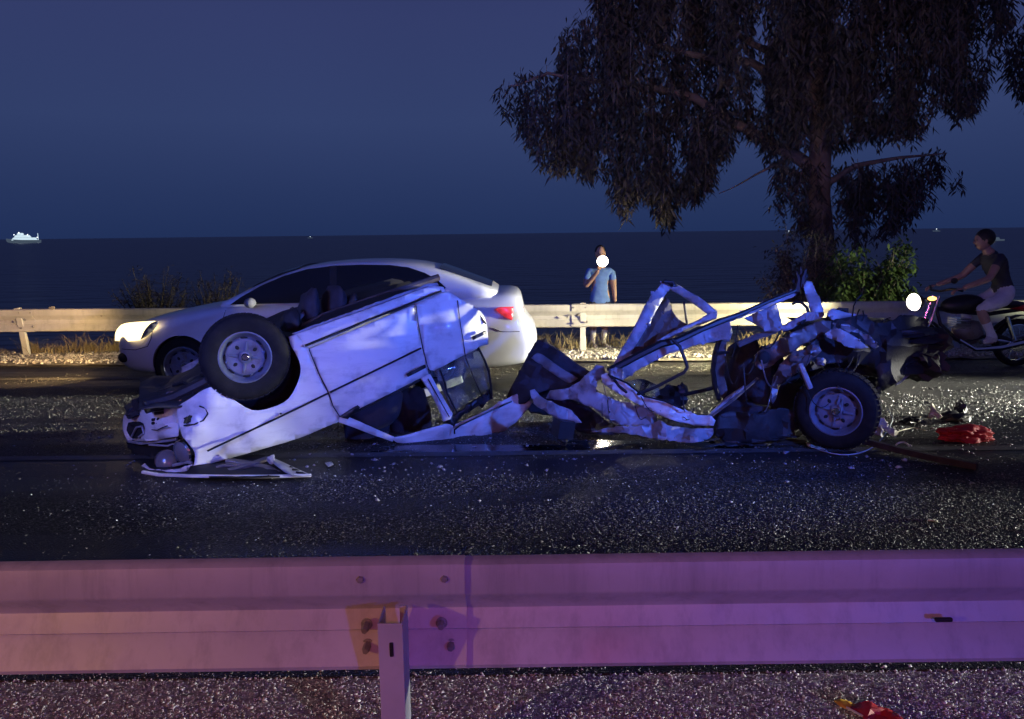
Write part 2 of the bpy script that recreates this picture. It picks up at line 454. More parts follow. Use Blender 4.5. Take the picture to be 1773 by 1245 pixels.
def basis(z, x=None):
    z = Vector(z).normalized()
    x = Vector(x) if x is not None else z.orthogonal()
    x = (x - z * z.dot(x)).normalized()
    y = z.cross(x)
    return Matrix((x, y, z)).transposed()
def frame(loc, z, x=None):
    return Matrix.Translation(loc) @ basis(z, x).to_4x4()

def idw(px, py, dep):
    if not isinstance(dep, (list, tuple)): return dep
    sw = sd = 0.0
    for x, y, d in dep:
        w = 1.0 / (((px - x) ** 2 + (py - y) ** 2) + 30.0) ** 1.3
        sw += w; sd += w * d
    return sd / sw
def soften(poly):
    """round the flowing stretches of an outline, keep its sharp corners"""
    n = len(poly); out = []
    def turn(i):
        a, b, c = poly[i - 1], poly[i], poly[(i + 1) % n]
        d = math.atan2(c[1] - b[1], c[0] - b[0]) - math.atan2(b[1] - a[1], b[0] - a[0])
        return abs((d + math.pi) % (2 * math.pi) - math.pi)
    sharp = [turn(i) > 0.85 for i in range(n)]
    for i in range(n):
        p0, p1, p2, p3 = poly[i - 1], poly[i], poly[(i + 1) % n], poly[(i + 2) % n]
        out.append(p1)
        L = math.hypot(p2[0] - p1[0], p2[1] - p1[1])
        if L < 9 or (sharp[i] and sharp[(i + 1) % n]): continue
        if sharp[i]: p0 = (2 * p1[0] - p2[0], 2 * p1[1] - p2[1])
        if sharp[(i + 1) % n]: p3 = (2 * p2[0] - p1[0], 2 * p2[1] - p1[1])
        for t in ((.33, .67) if L > 14 else (.5,)):
            out.append(tuple(.5 * (2 * p1[k] + (p2[k] - p0[k]) * t + (2 * p0[k] - 5 * p1[k] + 4 * p2[k] - p3[k]) * t * t + (3 * p1[k] - p0[k] - 3 * p2[k] + p3[k]) * t ** 3) for k in (0, 1)))
    return out
def panel(name, m, parent, poly, dep, mapper, cell=16, crump=0.0, cscale=45.0, seed=0, thick=0.006, smooth=True, fold=None, jag=0.0, sharp=30):
    """sheet whose outline is given in photo pixels and whose distance from the mapper's plane comes from control points"""
    bm = bmesh.new()
    if jag:
        pts = []
        rj = random.Random(seed + 5)
        for i, p in enumerate(poly):
            q = poly[(i + 1) % len(poly)]
            L = math.hypot(q[0] - p[0], q[1] - p[1]); k = max(1, int(L / 7))
            for j in range(k):
                t = j / k; a = jag if j else jag * 0.3
                pts.append((p[0] + (q[0] - p[0]) * t + rj.uniform(-a, a), p[1] + (q[1] - p[1]) * t + rj.uniform(-a, a)))
        poly = pts
    else:
        poly = soften(poly)
    bm.faces.new([bm.verts.new((x, y, 0)) for x, y in poly])
    xs = [p[0] for p in poly]; ys = [p[1] for p in poly]
    for lo, hi, no in ((min(xs), max(xs), (1, 0, 0)), (min(ys), max(ys), (0, 1, 0))):
        x = lo + cell * 0.5
        while x < hi:
            co = (x, 0, 0) if no[0] else (0, x, 0)
            bmesh.ops.bisect_plane(bm, geom=bm.verts[:] + bm.edges[:] + bm.faces[:], plane_co=co, plane_no=no, dist=1e-4)
            x += cell
    if crump > 0.012:
        rj = random.Random(seed * 7 + 1)
        for v in bm.verts:
            if not v.is_boundary:
                v.co.x += rj.uniform(-.33, .33) * cell; v.co.y += rj.uniform(-.33, .33) * cell
        bmesh.ops.triangulate(bm, faces=bm.faces[:])
    for v in bm.verts:
        px, py = v.co.x, v.co.y
        d = idw(px, py, dep)
        if crump:
            q = Vector((px / cscale, py / cscale, seed * 3.7))
            d += crump * (noise.noise(q) + 0.5 * abs(noise.noise(q * 2.3)) + 0.3 * noise.noise(q * 4.1))
        if fold:
            fx, fy, fa, fw = fold
            d += fa * math.sin((px * fx + py * fy) / fw)
        v.co = mapper(px, py, d)
    bm.normal_update()
    s = sum(((CAM - f.calc_center_median()).dot(f.normal) * f.calc_area() for f in bm.faces), 0.0)
    if s < 0:
        bmesh.ops.reverse_faces(bm, faces=bm.faces[:])
    bmesh.ops.triangulate(bm, faces=[f for f in bm.faces if len(f.verts) > 4])
    me = bpy.data.meshes.new(name)
    bm.to_mesh(me); bm.free()
    me.materials.append(m)
    if smooth:
        me.polygons.foreach_set('use_smooth', [True] * len(me.polygons))
        me.set_sharp_from_angle(angle=math.radians(sharp))
    o = bpy.data.objects.new(name, me)
    link(o, parent)
    if thick: fix_mods(o, solid=thick)
    return o
def MY(px, py, d):
    return P(px, py, d)
def MG(px, py, d):
    return G(px, py, d)

def chips(n, X, Y, size, zf, flat=0.7):
    """n little angular stones as one vertex/face array"""
    base = np.array([[1, 0, -.4], [-.5, .87, -.4], [-.5, -.87, -.4], [0, 0, .8], [.1, .1, -.7]])
    th = rng.uniform(0, 2 * np.pi, n); ph = rng.uniform(0, 2 * np.pi, n)
    s = size[:, None, None] if hasattr(size, '__len__') else size
    B = base[None] * rng.uniform(0.6, 1.3, (n, 1, 3)) + rng.normal(0, .16, (n, 5, 3))
    c, si = np.cos(th), np.sin(th)
    x = B[:, :, 0] * c[:, None] - B[:, :, 1] * si[:, None]
    y = B[:, :, 0] * si[:, None] + B[:, :, 1] * c[:, None]
    z = B[:, :, 2] * flat
    t = rng.uniform(-.5, .5, n)
    ct, st = np.cos(t)[:, None], np.sin(t)[:, None]
    x, z = x * ct - z * st, x * st + z * ct
    V = np.stack([x, y, z], 2) * s
    V[:, :, 0] += X[:, None]; V[:, :, 1] += Y[:, None]
    V[:, :, 2] += zf(Y)[:, None] if callable(zf) else zf
    F = np.array([[0, 1, 3], [1, 2, 3], [2, 0, 3], [1, 0, 4], [2, 1, 4], [0, 2, 4]])
    F = F[None] + (np.arange(n) * 5)[:, None, None]
    return V.reshape(-1, 3), F.reshape(-1, 3)
# ================================================================== THE SETTING
def far_edge(x):                       # line of the far guard rail
    return 11.78 - 0.03 * (x - 1.0)
# ground sheet: crossfall, shoulder, bank down to the water
ys = [-40, -10, 0, 2.2, 4, 6, 8, 10, 10.8, 11.4, 12.0, 12.6, 13.2, 14.0, 15.0, 17, 20, 24, 30, 44]
def ground_z(x, y):
    if y < 12.3: z = gz(y)
    else: z = gz(12.3) - 0.10 * (y - 12.3) - 0.012 * (y - 12.3) ** 2 * (1 if y < 24 else 1.3)
    return z - 0.012
xs_ = np.concatenate([np.linspace(-400, -30, 8), np.linspace(-26, 26, 105), np.linspace(30, 400, 8)])
V, F = [], []
for j, y in enumerate(ys):
    for x in xs_:
        z = ground_z(x, y)
        if y > 11.9: z += 0.10 * noise.noise(Vector((x * 0.7, y * 0.7, 1.3)))
        V.append((x, y, z))
nx = len(xs_)
for j in range(len(ys) - 1):
    for i in range(nx - 1):
        a = j * nx + i
        F.append((a, a + 1, a + nx + 1, a + nx))
tag(np_mesh('ground', V, F, M_soil, smooth=True), kind='structure')
# road
NR = 60
V, F = [], []
rx = np.linspace(-120, 120, NR)
for x in rx:
    e = far_edge(x) - 0.98 + 0.05 * noise.noise(Vector((x * 1.3, 0, 0)))
    V += [(x, 2.72, gz(2.72)), (x, 6, gz(6)), (x, e, gz(e)), (x, e + 0.02, gz(e) - 0.03)]
for i in range(NR - 1):
    for k in range(3):
        a = i * 4 + k
        F.append((a, a + 4, a + 5, a + 1))
F = [f[::-1] for f in F]
tag(np_mesh('road', V, F, M_road), kind='structure')
# gravel shoulder under the far rail
V, F = [], []
sx = np.linspace(-26, 26, 261); sy = np.linspace(-0.94, 0.75, 14)
for x in sx:
    for dy in sy:
        y = far_edge(x) + dy
        V.append((x, y, gz(min(y, 12.3)) + 0.016 + 0.030 * max(0, min(1, (dy + .9) * 2)) + 0.022 * noise.noise(Vector((x * 5, y * 5, 0)))))
n = len(sy)
F = [(i * n + k, (i + 1) * n + k, (i + 1) * n + k + 1, i * n + k + 1) for i in range(len(sx) - 1) for k in range(n - 1)]
tag(np_mesh('gravel_shoulder', V, F, M_gravel, smooth=True), kind='structure')
# gritty verge under the near rail
V = [(x, y, gz(y) - 0.004 + (0.0 if y < 2.7 else 0.002)) for x in (-30, 30) for y in (1.2, 2.71)]
tag(np_mesh('verge', V, [(0, 2, 3, 1)], M_verge), kind='structure')
# sea
V = [(-16000, 18, -2.6), (16000, 18, -2.6), (16000, 26000, -2.6), (-16000, 26000, -2.6)]
tag(np_mesh('sea', V, [(0, 1, 2, 3)], M_sea), kind='structure')
# worn paint lines on the carriageway
def paint(yc, w, x0, x1, skew=0.0):
    V = []; F = []
    k = 40
    for i in range(k + 1):
        x = x0 + (x1 - x0) * i / k
        y = yc + skew * x
        V += [(x, y - w / 2, gz(y - w / 2) + 0.004), (x, y + w / 2, gz(y + w / 2) + 0.004)]
        if i: F.append((2 * i - 2, 2 * i, 2 * i + 1, 2 * i - 1))
    return tag(np_mesh('road_marking', V, F, M_line), kind='structure')
paint(5.93, 0.13, -30, 30, -0.004)
paint(9.75, 0.14, -30, 30, -0.028)

# loose aggregate on the carriageway, spread by wear and by painted light and shade
# bands thinned of chips: skid tracks, and a painted cast shadow at the right
SKIDS_AND_SHADOW = [([G(300, 925), G(560, 885), G(860, 862), G(1190, 832)], 0.13), ([G(1180, 800), G(1400, 822), G(1560, 828), G(1720, 806)], 0.11), ([G(-200, 760), G(300, 800), G(700, 812), G(1100, 800)], 0.16)]
def coarse_and_light(x, y):
    """0..1: chip cover, by wear and by the light and shade painted into it"""
    n1 = np.array([noise.noise(Vector((a * 0.10, b * 1.1, 4.2))) for a, b in zip(x, y)])
    n2 = np.array([noise.noise(Vector((a * 0.6 + b * .4, b * 0.9, 9.2))) for a, b in zip(x, y)])
    n3 = np.array([noise.noise(Vector((a * 2.3, b * 3.1, 2.2))) for a, b in zip(x, y)])
    d = 0.38 + 0.75 * n1 + 0.45 * n2 + 0.45 * n3
    d += 0.42 * np.clip((x + 1.6 + (y - 4.0) * 0.7) / 2.6, -1, 1) * (y < 5.7)  # more chips right, fewer left: headlight and wreck shade put into the cover
    d += 0.25 * (y > 6.6) * (y < 8.4)
    d -= 0.8 * np.exp(-((y - 5.75) / 0.16) ** 2) + 0.7 * np.exp(-((y - 9.1) / 0.45) ** 2)
    for line, w in SKIDS_AND_SHADOW:
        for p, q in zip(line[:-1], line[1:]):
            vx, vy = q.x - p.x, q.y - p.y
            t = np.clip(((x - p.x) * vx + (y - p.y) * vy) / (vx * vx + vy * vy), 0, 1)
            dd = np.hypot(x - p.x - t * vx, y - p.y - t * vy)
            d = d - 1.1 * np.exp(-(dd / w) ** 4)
    return np.clip(d, 0.012, 1)
n = 150000
u = rng.uniform(0, 1, n)
y = 2.8 / (1 - u * (1 - 2.8 / 10.7))          # denser near by
x = rng.uniform(-0.85, 0.85, n) * (y + 0.5)
keep = (rng.uniform(0, 1, n) < coarse_and_light(x, y))
x, y = x[keep], y[keep]
sz = rng.gamma(3.0, 0.0013, len(x)) * (0.85 + 0.05 * y) + 0.0015
n2_ = 60000
y2 = rng.uniform(6.5, 10.6, n2_); x2 = rng.uniform(-0.82, 0.82, n2_) * y2
k2 = rng.uniform(0, 1, n2_) < coarse_and_light(x2, y2) * np.clip((y2 - 6.3) * 2, 0, 1)
x2, y2 = x2[k2], y2[k2]
s2 = rng.gamma(2.6, 0.0032, len(x2)) + 0.004
x, y, sz = np.concatenate([x, x2]), np.concatenate([y, y2]), np.concatenate([sz, s2])
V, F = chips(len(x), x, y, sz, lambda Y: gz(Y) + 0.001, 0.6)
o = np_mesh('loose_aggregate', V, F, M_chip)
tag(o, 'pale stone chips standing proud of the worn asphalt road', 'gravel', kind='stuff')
# fluids spilt from the wreck
M_fluid = mat('spilt_fluid', (0.008, 0.008, 0.009), 0.16, spec=0.5, var=0.2, vscale=3, bump=0.05, bscale=40)
def stain(label, cx, cy, rx, ry, seed):
    c = G(cx, cy); V = [(c.x, c.y, gz(c.y) + 0.0035)]; F = []
    n = 72
    for k in range(n):
        a = 2 * math.pi * k / n
        r = 1 + .55 * noise.noise(Vector((math.cos(a) * 1.6, math.sin(a) * 1.6, seed))) + .25 * noise.noise(Vector((math.cos(a) * 5, math.sin(a) * 5, seed)))
        x_, y_ = c.x + rx * r * math.cos(a), c.y + ry * r * math.sin(a)
        V.append((x_, y_, gz(y_) + 0.0035)); F.append((0, 1 + k, 1 + (k + 1) % n))
    tag(np_mesh('fluid_stain', V, F, M_fluid), label, 'stain', 'fluid stains on the road')
stain('wet dark fluid stain on the road under the torn middle of the wreck', 1150, 772, 1.0, .20, 1)
stain('wet dark fluid stain on the road below the overturned roof edge', 800, 778, .75, .13, 5)
# stony verge this side of the road
n = 34000
y = rng.uniform(2.25, 2.95, n); x = rng.uniform(-2.3, 2.3, n)
sz = rng.gamma(2.2, 0.0013, n) + 0.0018
V, F = chips(n, x, y, sz, lambda Y: gz(Y) - 0.002, 0.75)
tag(np_mesh('verge_stones', V, F, M_stone), 'small pale stones on the verge under the near guard rail', 'gravel', kind='stuff')
# stones of the far shoulder
n = 13000
x = rng.uniform(-9.5, 9.5, n); dy = rng.beta(2, 2, n) * 1.5 - 0.95
y = far_edge(x) + dy
sz = rng.gamma(2.5, 0.006, n) + 0.006
V, F = chips(n, x, y, sz, lambda Y: gz(np.minimum(Y, 12.3)) + 0.045, 0.65)
tag(np_mesh('shoulder_stones', V, F, M_stone), 'pale gravel stones along the foot of the far guard rail', 'gravel', kind='stuff')
# broken glass
n = 1500
x = np.concatenate([rng.normal(0.4, 2.2, 900), rng.normal(3.2, 1.2, 600)]); y = np.concatenate([rng.normal(5.6, 0.8, 900), rng.normal(6.2, 0.9, 600)])
ok = (y > 3) & (y < 10)
x, y = x[ok], y[ok]
V, F = chips(len(x), x, y, rng.uniform(0.003, 0.008, len(x)), lambda Y: gz(Y) + 0.004, 0.4)
M_shard = mat('glass_shard', (0.7, 0.78, 0.75), 0.08, spec=0.8, var=0.1)
tag(np_mesh('broken_glass', V, F, M_shard), 'scattered crumbs of broken window glass on the road', 'glass', kind='stuff')

# ------------------------------------------------------------------ guard rails
PROFILE = [(-0.012, 0.000), (0.010, -0.004), (0.022, -0.012), (0.030, -0.092), (0.022, -0.106), (-0.040, -0.160), (-0.044, -0.172),
           (-0.022, -0.226), (-0.028, -0.231), (-0.022, -0.238), (0.020, -0.318), (0.016, -0.330), (-0.010, -0.342)]
def beam(mb, p0, p1, nrm, shift=0.0, seg=24, wob=0.004, seed=1, cut=False, scale=1.0):
    """guard rail section from p0 to p1 (top edge); nrm: horizontal unit vector to the face side"""
    p0, p1, nrm = Vector(p0), Vector(p1), Vector(nrm)
    prof = [(a + shift, b) for a, b in PROFILE]
    back = [(a - 0.006, b) for a, b in prof][::-1]
    ring0 = prof + back
    rings = []
    for i in range(seg + 1):
        t = i / seg
        c = p0.lerp(p1, t)
        w = wob * noise.noise(Vector((c.x * 0.8, seed, 0)))
        h = wob * 0.7 * noise.noise(Vector((c.x * 0.5, seed + 9, 0)))
        R = []
        for a, b in ring0:
            bb = b
            R.append(c + nrm * ((a + w) * scale) + Vector((0, 0, (bb + h) * scale)))
        rings.append(R)
    return mb.loft(rings, True)
def bolt(mb, c, nrm, r=0.011, L=0.02):
    M = frame(c, nrm)
    mb.lathe([(r * 1.5, 0), (r * 1.5, 0.003), (r, 0.004)], M, 12)
    mb.lathe([(r, 0.003), (r, L * 0.8), (r * 0.75, L), (0.0005, L)], M, 6)

# near rail: two sections lapping at the post, one C-post on the camera side
YN = 2.2
nr = thing('guard_rail', 'large grey steel guard rail across the foreground, bolted to one hollow post', 'guard rail', (0, YN, gz(YN)), 'guard rails along the road')
cn = Vector((0, -1, 0))
xl = P(806, 1000, YN).x
mb = beam(MB(), (-3.4, YN, 0.650), (xl, YN - 0.006, 0.661), cn, 0.0085, 30, seed=2)
mb.build('rail_beam', M_galv, nr, smooth=True)
mb = beam(MB(), (xl - 0.34, YN, 0.653), (3.6, YN, 0.655), cn, 0.0, 36, seed=3)
mb.build('rail_beam', M_galv, nr, smooth=True)
for px, py in ((625, 1001), (770, 1000), (763, 1087), (780, 1124), (632, 1089), (634, 1124)):
    p = P(px, py, YN - 0.03)
    b = MB(); bolt(b, p + Vector((0, 0.012 if py < 1050 else 0.03, 0)), (0, -1, 0), 0.0115, 0.03 if px > 650 or py < 1050 else 0.045)
    b.build('bolt', M_bolt, nr, smooth=True)
for px in (1635,):                     # punched slot with a scuffed edge
    c = P(px, 1074, YN - 0.012)
    b = MB(); b.box(c + Vector((0, 0.004, 0)), (0.052, 0.012, 0.013)); b.build('slot', M_gap, nr, bevel=0.005)
# hollow post
def cpost(parent, c, w, dpt, z0, z1, t=0.005, m=M_galv, slot=True):
    b = MB()
    x, y = c
    out = [(x - w / 2, y + dpt), (x - w / 2, y), (x + w / 2, y), (x + w / 2, y + dpt), (x + w / 2 - 0.022, y + dpt)]
    inn = [(x + w / 2 - 0.022, y + dpt - t), (x + w / 2 - t, y + dpt - t), (x + w / 2 - t, y + t), (x - w / 2 + t, y + t), (x - w / 2 + t, y + dpt)]
    ring = out + inn
    k = 6
    b.loft([[Vector((px, py, z0 + (z1 - z0) * i / k)) for px, py in ring] for i in range(k + 1)], True)
    o = b.build('post', m, parent, bevel=0.0012, clean=True)
    if slot:
        s = MB(); s.box((x + 0.002, y - 0.0005, z1 - 0.075), (0.011, 0.006, 0.042)); s.build('slot', M_gap, o, bevel=0.004)
    return o
pf = P(675, 1080, 2.055)
cpost(nr, (pf.x, 2.055), 0.068, 0.108, gz(2.06) - 0.3, pf.z)

# far rail
fr = thing('guard_rail', 'pale far guard rail between the road and the sea, on slim posts', 'guard rail', (1.0, far_edge(1.0), gz(11.8)), 'guard rails along the road')
dirr = Vector((1, -0.03, 0)).normalized(); nrmf = Vector((-0.03, -1, 0)).normalized()
def far_top(x):
    return Vector((x, far_edge(x), gz(11.78) + 0.730 + 0.002 * x * 0 ))
xj = [-16, -11.05, P(0, 528, 11.9).x + 0.18, P(990, 540, 11.75).x, 6.6, 11.5, 16]
for i in range(len(xj) - 1):
    a, b_ = far_top(xj[i]), far_top(xj[i + 1] + 0.22)
    m_ = beam(MB(), a, b_, nrmf, 0.007 * (i % 2), 20, wob=0.012, seed=20 + i)
    m_.build('rail_beam', M_galv, fr, smooth=True)
M_rpost = M_galv
for px, lean in ((36, 0.10), (1008, 0.0), (1640, 0.0)):
    x = P(px, 590, 11.9).x
    yb = far_edge(x) + 0.03
    b = MB()
    b.bar([(x - lean, yb, gz(11.8) + 0.745), (x - lean * 0.6, yb, gz(11.8) + 0.45), (x, yb, gz(11.8) - 0.2)], 0.10, 0.065, (0, 1, 0)) if False else \
        b.bar([(x - lean, yb, gz(11.8) + 0.745), (x - lean * 0.6, yb, gz(11.8) + 0.45), (x, yb, gz(11.8) - 0.2)], 0.085, 0.06, (0, 1, 0))
    b.build('post', M_rpost, fr, bevel=0.004)
for xc in (xj[2], xj[3], xj[4]):
    for dx, dz in ((0.03, -0.05), (0.03, -0.28), (0.20, -0.05), (0.22, -0.26), (-0.06, -0.19), (0.10, -0.16)):
        c = far_top(xc + dx) + nrmf * 0.022 + Vector((0, 0, dz))
        b = MB(); bolt(b, c, nrmf, 0.012, 0.02); b.build('bolt', M_bolt, fr)
for px, py, r in ((90, 533, 0.05), (176, 547, 0.02)):
    c = P(px, py, far_edge(P(px, py, 11.8).x) - 0.036)
    b = MB(); b.ell(c, (r, 0.006, r * 0.45), nu=14, nv=8, wob=0.3); b.build('scuff', M_bolt, fr, smooth=True)

# ------------------------------------------------------------------ weeds and bushes
def blades(n, X, Y, Z, H, lean, w, seed=0):
    """curved grass blades; returns V,F (4 verts, tri+quad as two quads)"""
    a = rng.uniform(0, 2 * np.pi, n); l = lean * rng.uniform(0.2, 1.0, n) * H
    dx, dy = np.cos(a) * l, np.sin(a) * l
    fa = rng.uniform(0, np.pi, n)
    wx, wy = np.cos(fa) * w, np.sin(fa) * w * 0.5
    pts = []
    for t, ws in ((0, 1.0), (0.55, 0.8), (1.0, 0.15)):
        bx = X + dx * t ** 2; by = Y + dy * t ** 2; bz = Z + H * t
        pts.append(np.stack([bx - wx * ws, by - wy * ws, bz], 1)); pts.append(np.stack([bx + wx * ws, by + wy * ws, bz], 1))
    V = np.stack(pts, 1).reshape(-1, 3)
    F = np.array([[0, 1, 3, 2], [2, 3, 5, 4]])[None] + (np.arange(n) * 6)[:, None, None]
    return V, F.reshape(-1, 4)
def leaves(C, L, W, droop, seed=0, dirs=None):
    """leaf quads (two segments, creased) hung at points C"""
    n = len(C)
    a = rng.uniform(0, 2 * np.pi, n)
    dn = -droop * rng.uniform(0.6, 1.0, n) + (1 - droop) * rng.uniform(-0.6, 0.8, n)
    h = np.sqrt(np.clip(1 - dn ** 2, 0.02, 1))
    D = np.stack([np.cos(a) * h, np.sin(a) * h, dn], 1)
    b = a + np.pi / 2 + rng.uniform(-.9, .9, n)
    S = np.stack([np.cos(b), np.sin(b), rng.uniform(-.3, .3, n)], 1)
    Lr = (L * rng.uniform(0.6, 1.25, n))[:, None]; Wr = (W * rng.uniform(0.7, 1.3, n))[:, None]
    p0 = C; p1 = C + D * Lr * 0.45; p2 = C + D * Lr + np.stack([np.zeros(n), np.zeros(n), -0.12 * Lr[:, 0]], 1)
    V = np.stack([p0, p1 - S * Wr * 0.5, p2, p1 + S * Wr * 0.5], 1).reshape(-1, 3)
    F = np.array([[0, 1, 2, 3]])[None] + (np.arange(n) * 4)[:, None, None]
    return V, F.reshape(-1, 4)

# dry weeds below the rail: tufts of stems, uncountable
tx = rng.uniform(-9.5, 9.5, 330)
dens = np.array([0.5 + 0.8 * noise.noise(Vector((a * 0.55, 3.1, 0))) for a in tx])
tx = tx[rng.uniform(0, 1, len(tx)) < np.clip(dens, 0.12, 1)]
ty = far_edge(tx) + rng.uniform(0.12, 0.75, len(tx))
X, Y, H = [], [], []
for a, b_ in zip(tx, ty):
    k = rng.integers(18, 46); s = rng.uniform(0.04, 0.13); hh = rng.uniform(0.12, 0.36)
    X.append(a + rng.normal(0, s, k)); Y.append(b_ + rng.normal(0, s, k)); H.append(hh * rng.uniform(0.4, 1.1, k))
X, Y, H = map(np.concatenate, (X, Y, H))
V, F = blades(len(X), X, Y, gz(np.minimum(Y, 12.3)) - 0.01, H, 0.9, 0.006)
tag(np_mesh('dry_weeds', V, F, M_dry), 'dry yellow weeds growing under the far guard rail', 'weeds', kind='stuff')

def bush(name, label, cpx, cpy, base_py, Yc, rx, rz, nleaf, m, mt, L, W, droop, twig=30, grp=None, seed=1, leafy=1.0):
    c = P(cpx, cpy, Yc)
    zb = ground_z(c.x, Yc)
    root = thing(name, label, 'bush', (c.x, Yc, zb), grp)
    rb = random.Random(seed)
    st = MB(); tips = []
    for i in range(twig):
        a = rb.uniform(0, 2 * math.pi); r = rb.uniform(0.1, 1.0) ** 0.6
        tip = Vector((c.x + math.cos(a) * rx * r, Yc + math.sin(a) * rx * 0.6 * r, c.z + rz * (rb.uniform(-0.9, 1.0)) * math.sqrt(max(0.05, 1 - r * r * 0.8))))
        b0 = Vector((c.x + rb.uniform(-.3, .3) * rx * 0.6, Yc + rb.uniform(-.2, .2), zb - 0.1))
        mid = b0.lerp(tip, 0.5) + Vector((rb.uniform(-.15, .15), 0, rb.uniform(0, .25))) * rz
        st.tube([b0, b0.lerp(mid, .5) + Vector((0, 0, .05)), mid, mid.lerp(tip, .6), tip], [0.016, 0.013, 0.010, 0.006, 0.003], 5)
        tips.append((mid, tip))
        for _ in range(4):
            q = mid.lerp(tip, rb.uniform(0, 0.9)); e = q + Vector((rb.uniform(-.4, .4) * rx * 0.5, rb.uniform(-.3, .3) * rx * .5, rb.uniform(-.1, .4) * rz))
            st.tube([q, q.lerp(e, .5) + Vector((0, 0, .03)), e], [0.005, 0.004, 0.002], 4)
            tips.append((q, e))
    st.build('stems', mt, root, smooth=True)
    if nleaf:
        A = np.array([[*a] for a, b in tips]); B = np.array([[*b] for a, b in tips])
        k = rng.integers(0, len(A), nleaf); t = rng.uniform(0.25, 1.05, nleaf)[:, None]
        C = A[k] * (1 - t) + B[k] * t + rng.normal(0, 0.055, (nleaf, 3))
        V, F = leaves(C, L, W, droop)
        np_mesh('foliage', V, F, m, root)
    return root
bush('dry_bush', 'dark dry feathery bush behind the far rail beside the white car bonnet', 262, 500, 560, 13.0, 0.62, 0.42, 2600, M_drydark, M_drydark, 0.10, 0.012, 0.1, 46, seed=3)
bush('dry_bush', 'smaller dark dry bush rising behind the white car windscreen', 372, 500, 560, 13.2, 0.45, 0.42, 1700, M_drydark, M_drydark, 0.10, 0.012, 0.1, 34, seed=4)
bush('green_bush', 'leafy green bush behind the far rail left of the motorcycle headlight', 1505, 470, 560, 12.9, 0.75, 0.72, 7000, M_bushleaf, M_bark, 0.10, 0.045, 0.75, 44, seed=5)
bush('dark_bush', 'dark sparse bush at the foot of the big tree above the torn door post', 1385, 455, 560, 13.6, 0.75, 0.70, 3800, M_leaf, M_bark, 0.10, 0.03, 0.5, 40, seed=6)
bush('low_bush', 'low dark bush peeping over the far rail left of the standing person', 240, 540, 560, 12.6, 0.9, 0.12, 900, M_drydark, M_drydark, 0.09, 0.012, 0.2, 26, seed=8) if False else None

# ------------------------------------------------------------------ the eucalyptus
YT = 15.5
tb = P(1422, 520, YT); tzb = ground_z(tb.x, YT)
tree = thing('eucalyptus_tree', 'huge dark drooping eucalyptus tree on the shore behind the far rail', 'tree', (tb.x, YT, tzb))
def pp(l, Y=YT): return [P(a, b, Y if len(q) == 2 else q[2]) for q in l for a, b in [q[:2]]]
tr_ = MB()
tr_.tube([Vector((tb.x, YT, tzb - 0.4)), P(1420, 500, YT), P(1424, 420, YT), P(1418, 340, YT), P(1420, 270, YT), P(1424, 180, YT), P(1420, 90, YT), P(1412, 0, YT), P(1400, -120, YT), P(1392, -300, YT)],
         [0.36, 0.27, 0.22, 0.205, 0.20, 0.19, 0.18, 0.16, 0.14, 0.08], 14)
tr_.build('trunk', M_bark, tree, smooth='full')
LIMBS = [
    ([(1416, 300), (1380, 270), (1330, 240), (1270, 215), (1200, 170, 15.2), (1120, 150, 15.0), (1030, 140, 14.8), (950, 125, 14.6), (880, 150, 14.5)], 0.13),
    ([(1418, 180), (1370, 140), (1300, 110), (1190, 95, 15), (1100, 60, 14.6), (1040, 10, 14.4)], 0.11),
    ([(1418, 330), (1380, 300), (1340, 290, 14.8), (1290, 315, 14.6), (1245, 335, 14.5)], 0.045),
    ([(1424, 240), (1470, 190), (1540, 140, 15.8), (1620, 90, 16), (1700, 60, 16)], 0.12),
    ([(1420, 120), (1480, 60), (1580, 10, 15), (1680, -60, 15), (1800, -30, 15)], 0.11),
    ([(1414, 20), (1360, -50), (1260, -90, 14.8), (1120, -100, 14.5)], 0.10),
    ([(1422, 320), (1480, 290, 15.2), (1560, 275, 15.0), (1640, 265, 14.8)], 0.07),
    ([(1420, 200), (1450, 150, 16.5), (1500, 90, 17.2), (1540, 20, 17.8)], 0.10),
    ([(1414, 150), (1330, 80, 16.5), (1240, 40, 17.0), (1150, 0, 17.4)], 0.10),
]
limb_paths = []
for pts, r in LIMBS:
    path = pp(pts)
    # wobble
    fine = []
    for i in range(len(path) - 1):
        for k in range(3):
            q = path[i].lerp(path[i + 1], k / 3)
            if i or k: q = q + Vector((noise.noise(q * 0.9), noise.noise(q * 0.9 + Vector((5, 0, 0))), noise.noise(q * 0.9 + Vector((0, 5, 0))))) * 0.12
            fine.append(q)
    fine.append(path[-1])
    k = len(fine)
    b = MB(); b.tube(fine, [max(0.008, r * (1 - 0.88 * i / (k - 1))) for i in range(k)], 8)
    b.build('limb', M_bark, tree, smooth='full')
def inside(px, py, poly):
    c = np.zeros(len(px), bool)
    for i in range(len(poly)):
        x1, y1 = poly[i]; x2, y2 = poly[i - 1]
        k = ((y1 > py) != (y2 > py)) & (px < (x2 - x1) * (py - y1) / (y2 - y1 + 1e-9) + x1)
        c ^= k
    return c
CROWN = [(850, 165), (872, 130), (905, 112), (965, 112), (955, 65), (985, 28), (1020, 10), (1030, -230), (1765, -230), (1750, 50), (1712, 120), (1690, 190),
         (1650, 205), (1625, 160), (1600, 225), (1560, 232), (1500, 240), (1440, 262), (1375, 250), (1352, 300), (1318, 250), (1292, 235), (1262, 258), (1240, 290), (1216, 350), (1185, 335),
         (1160, 385), (1145, 385), (1120, 325), (1078, 368), (1045, 300), (1008, 300), (990, 285), (960, 300), (938, 278), (915, 235), (885, 215), (868, 190)]
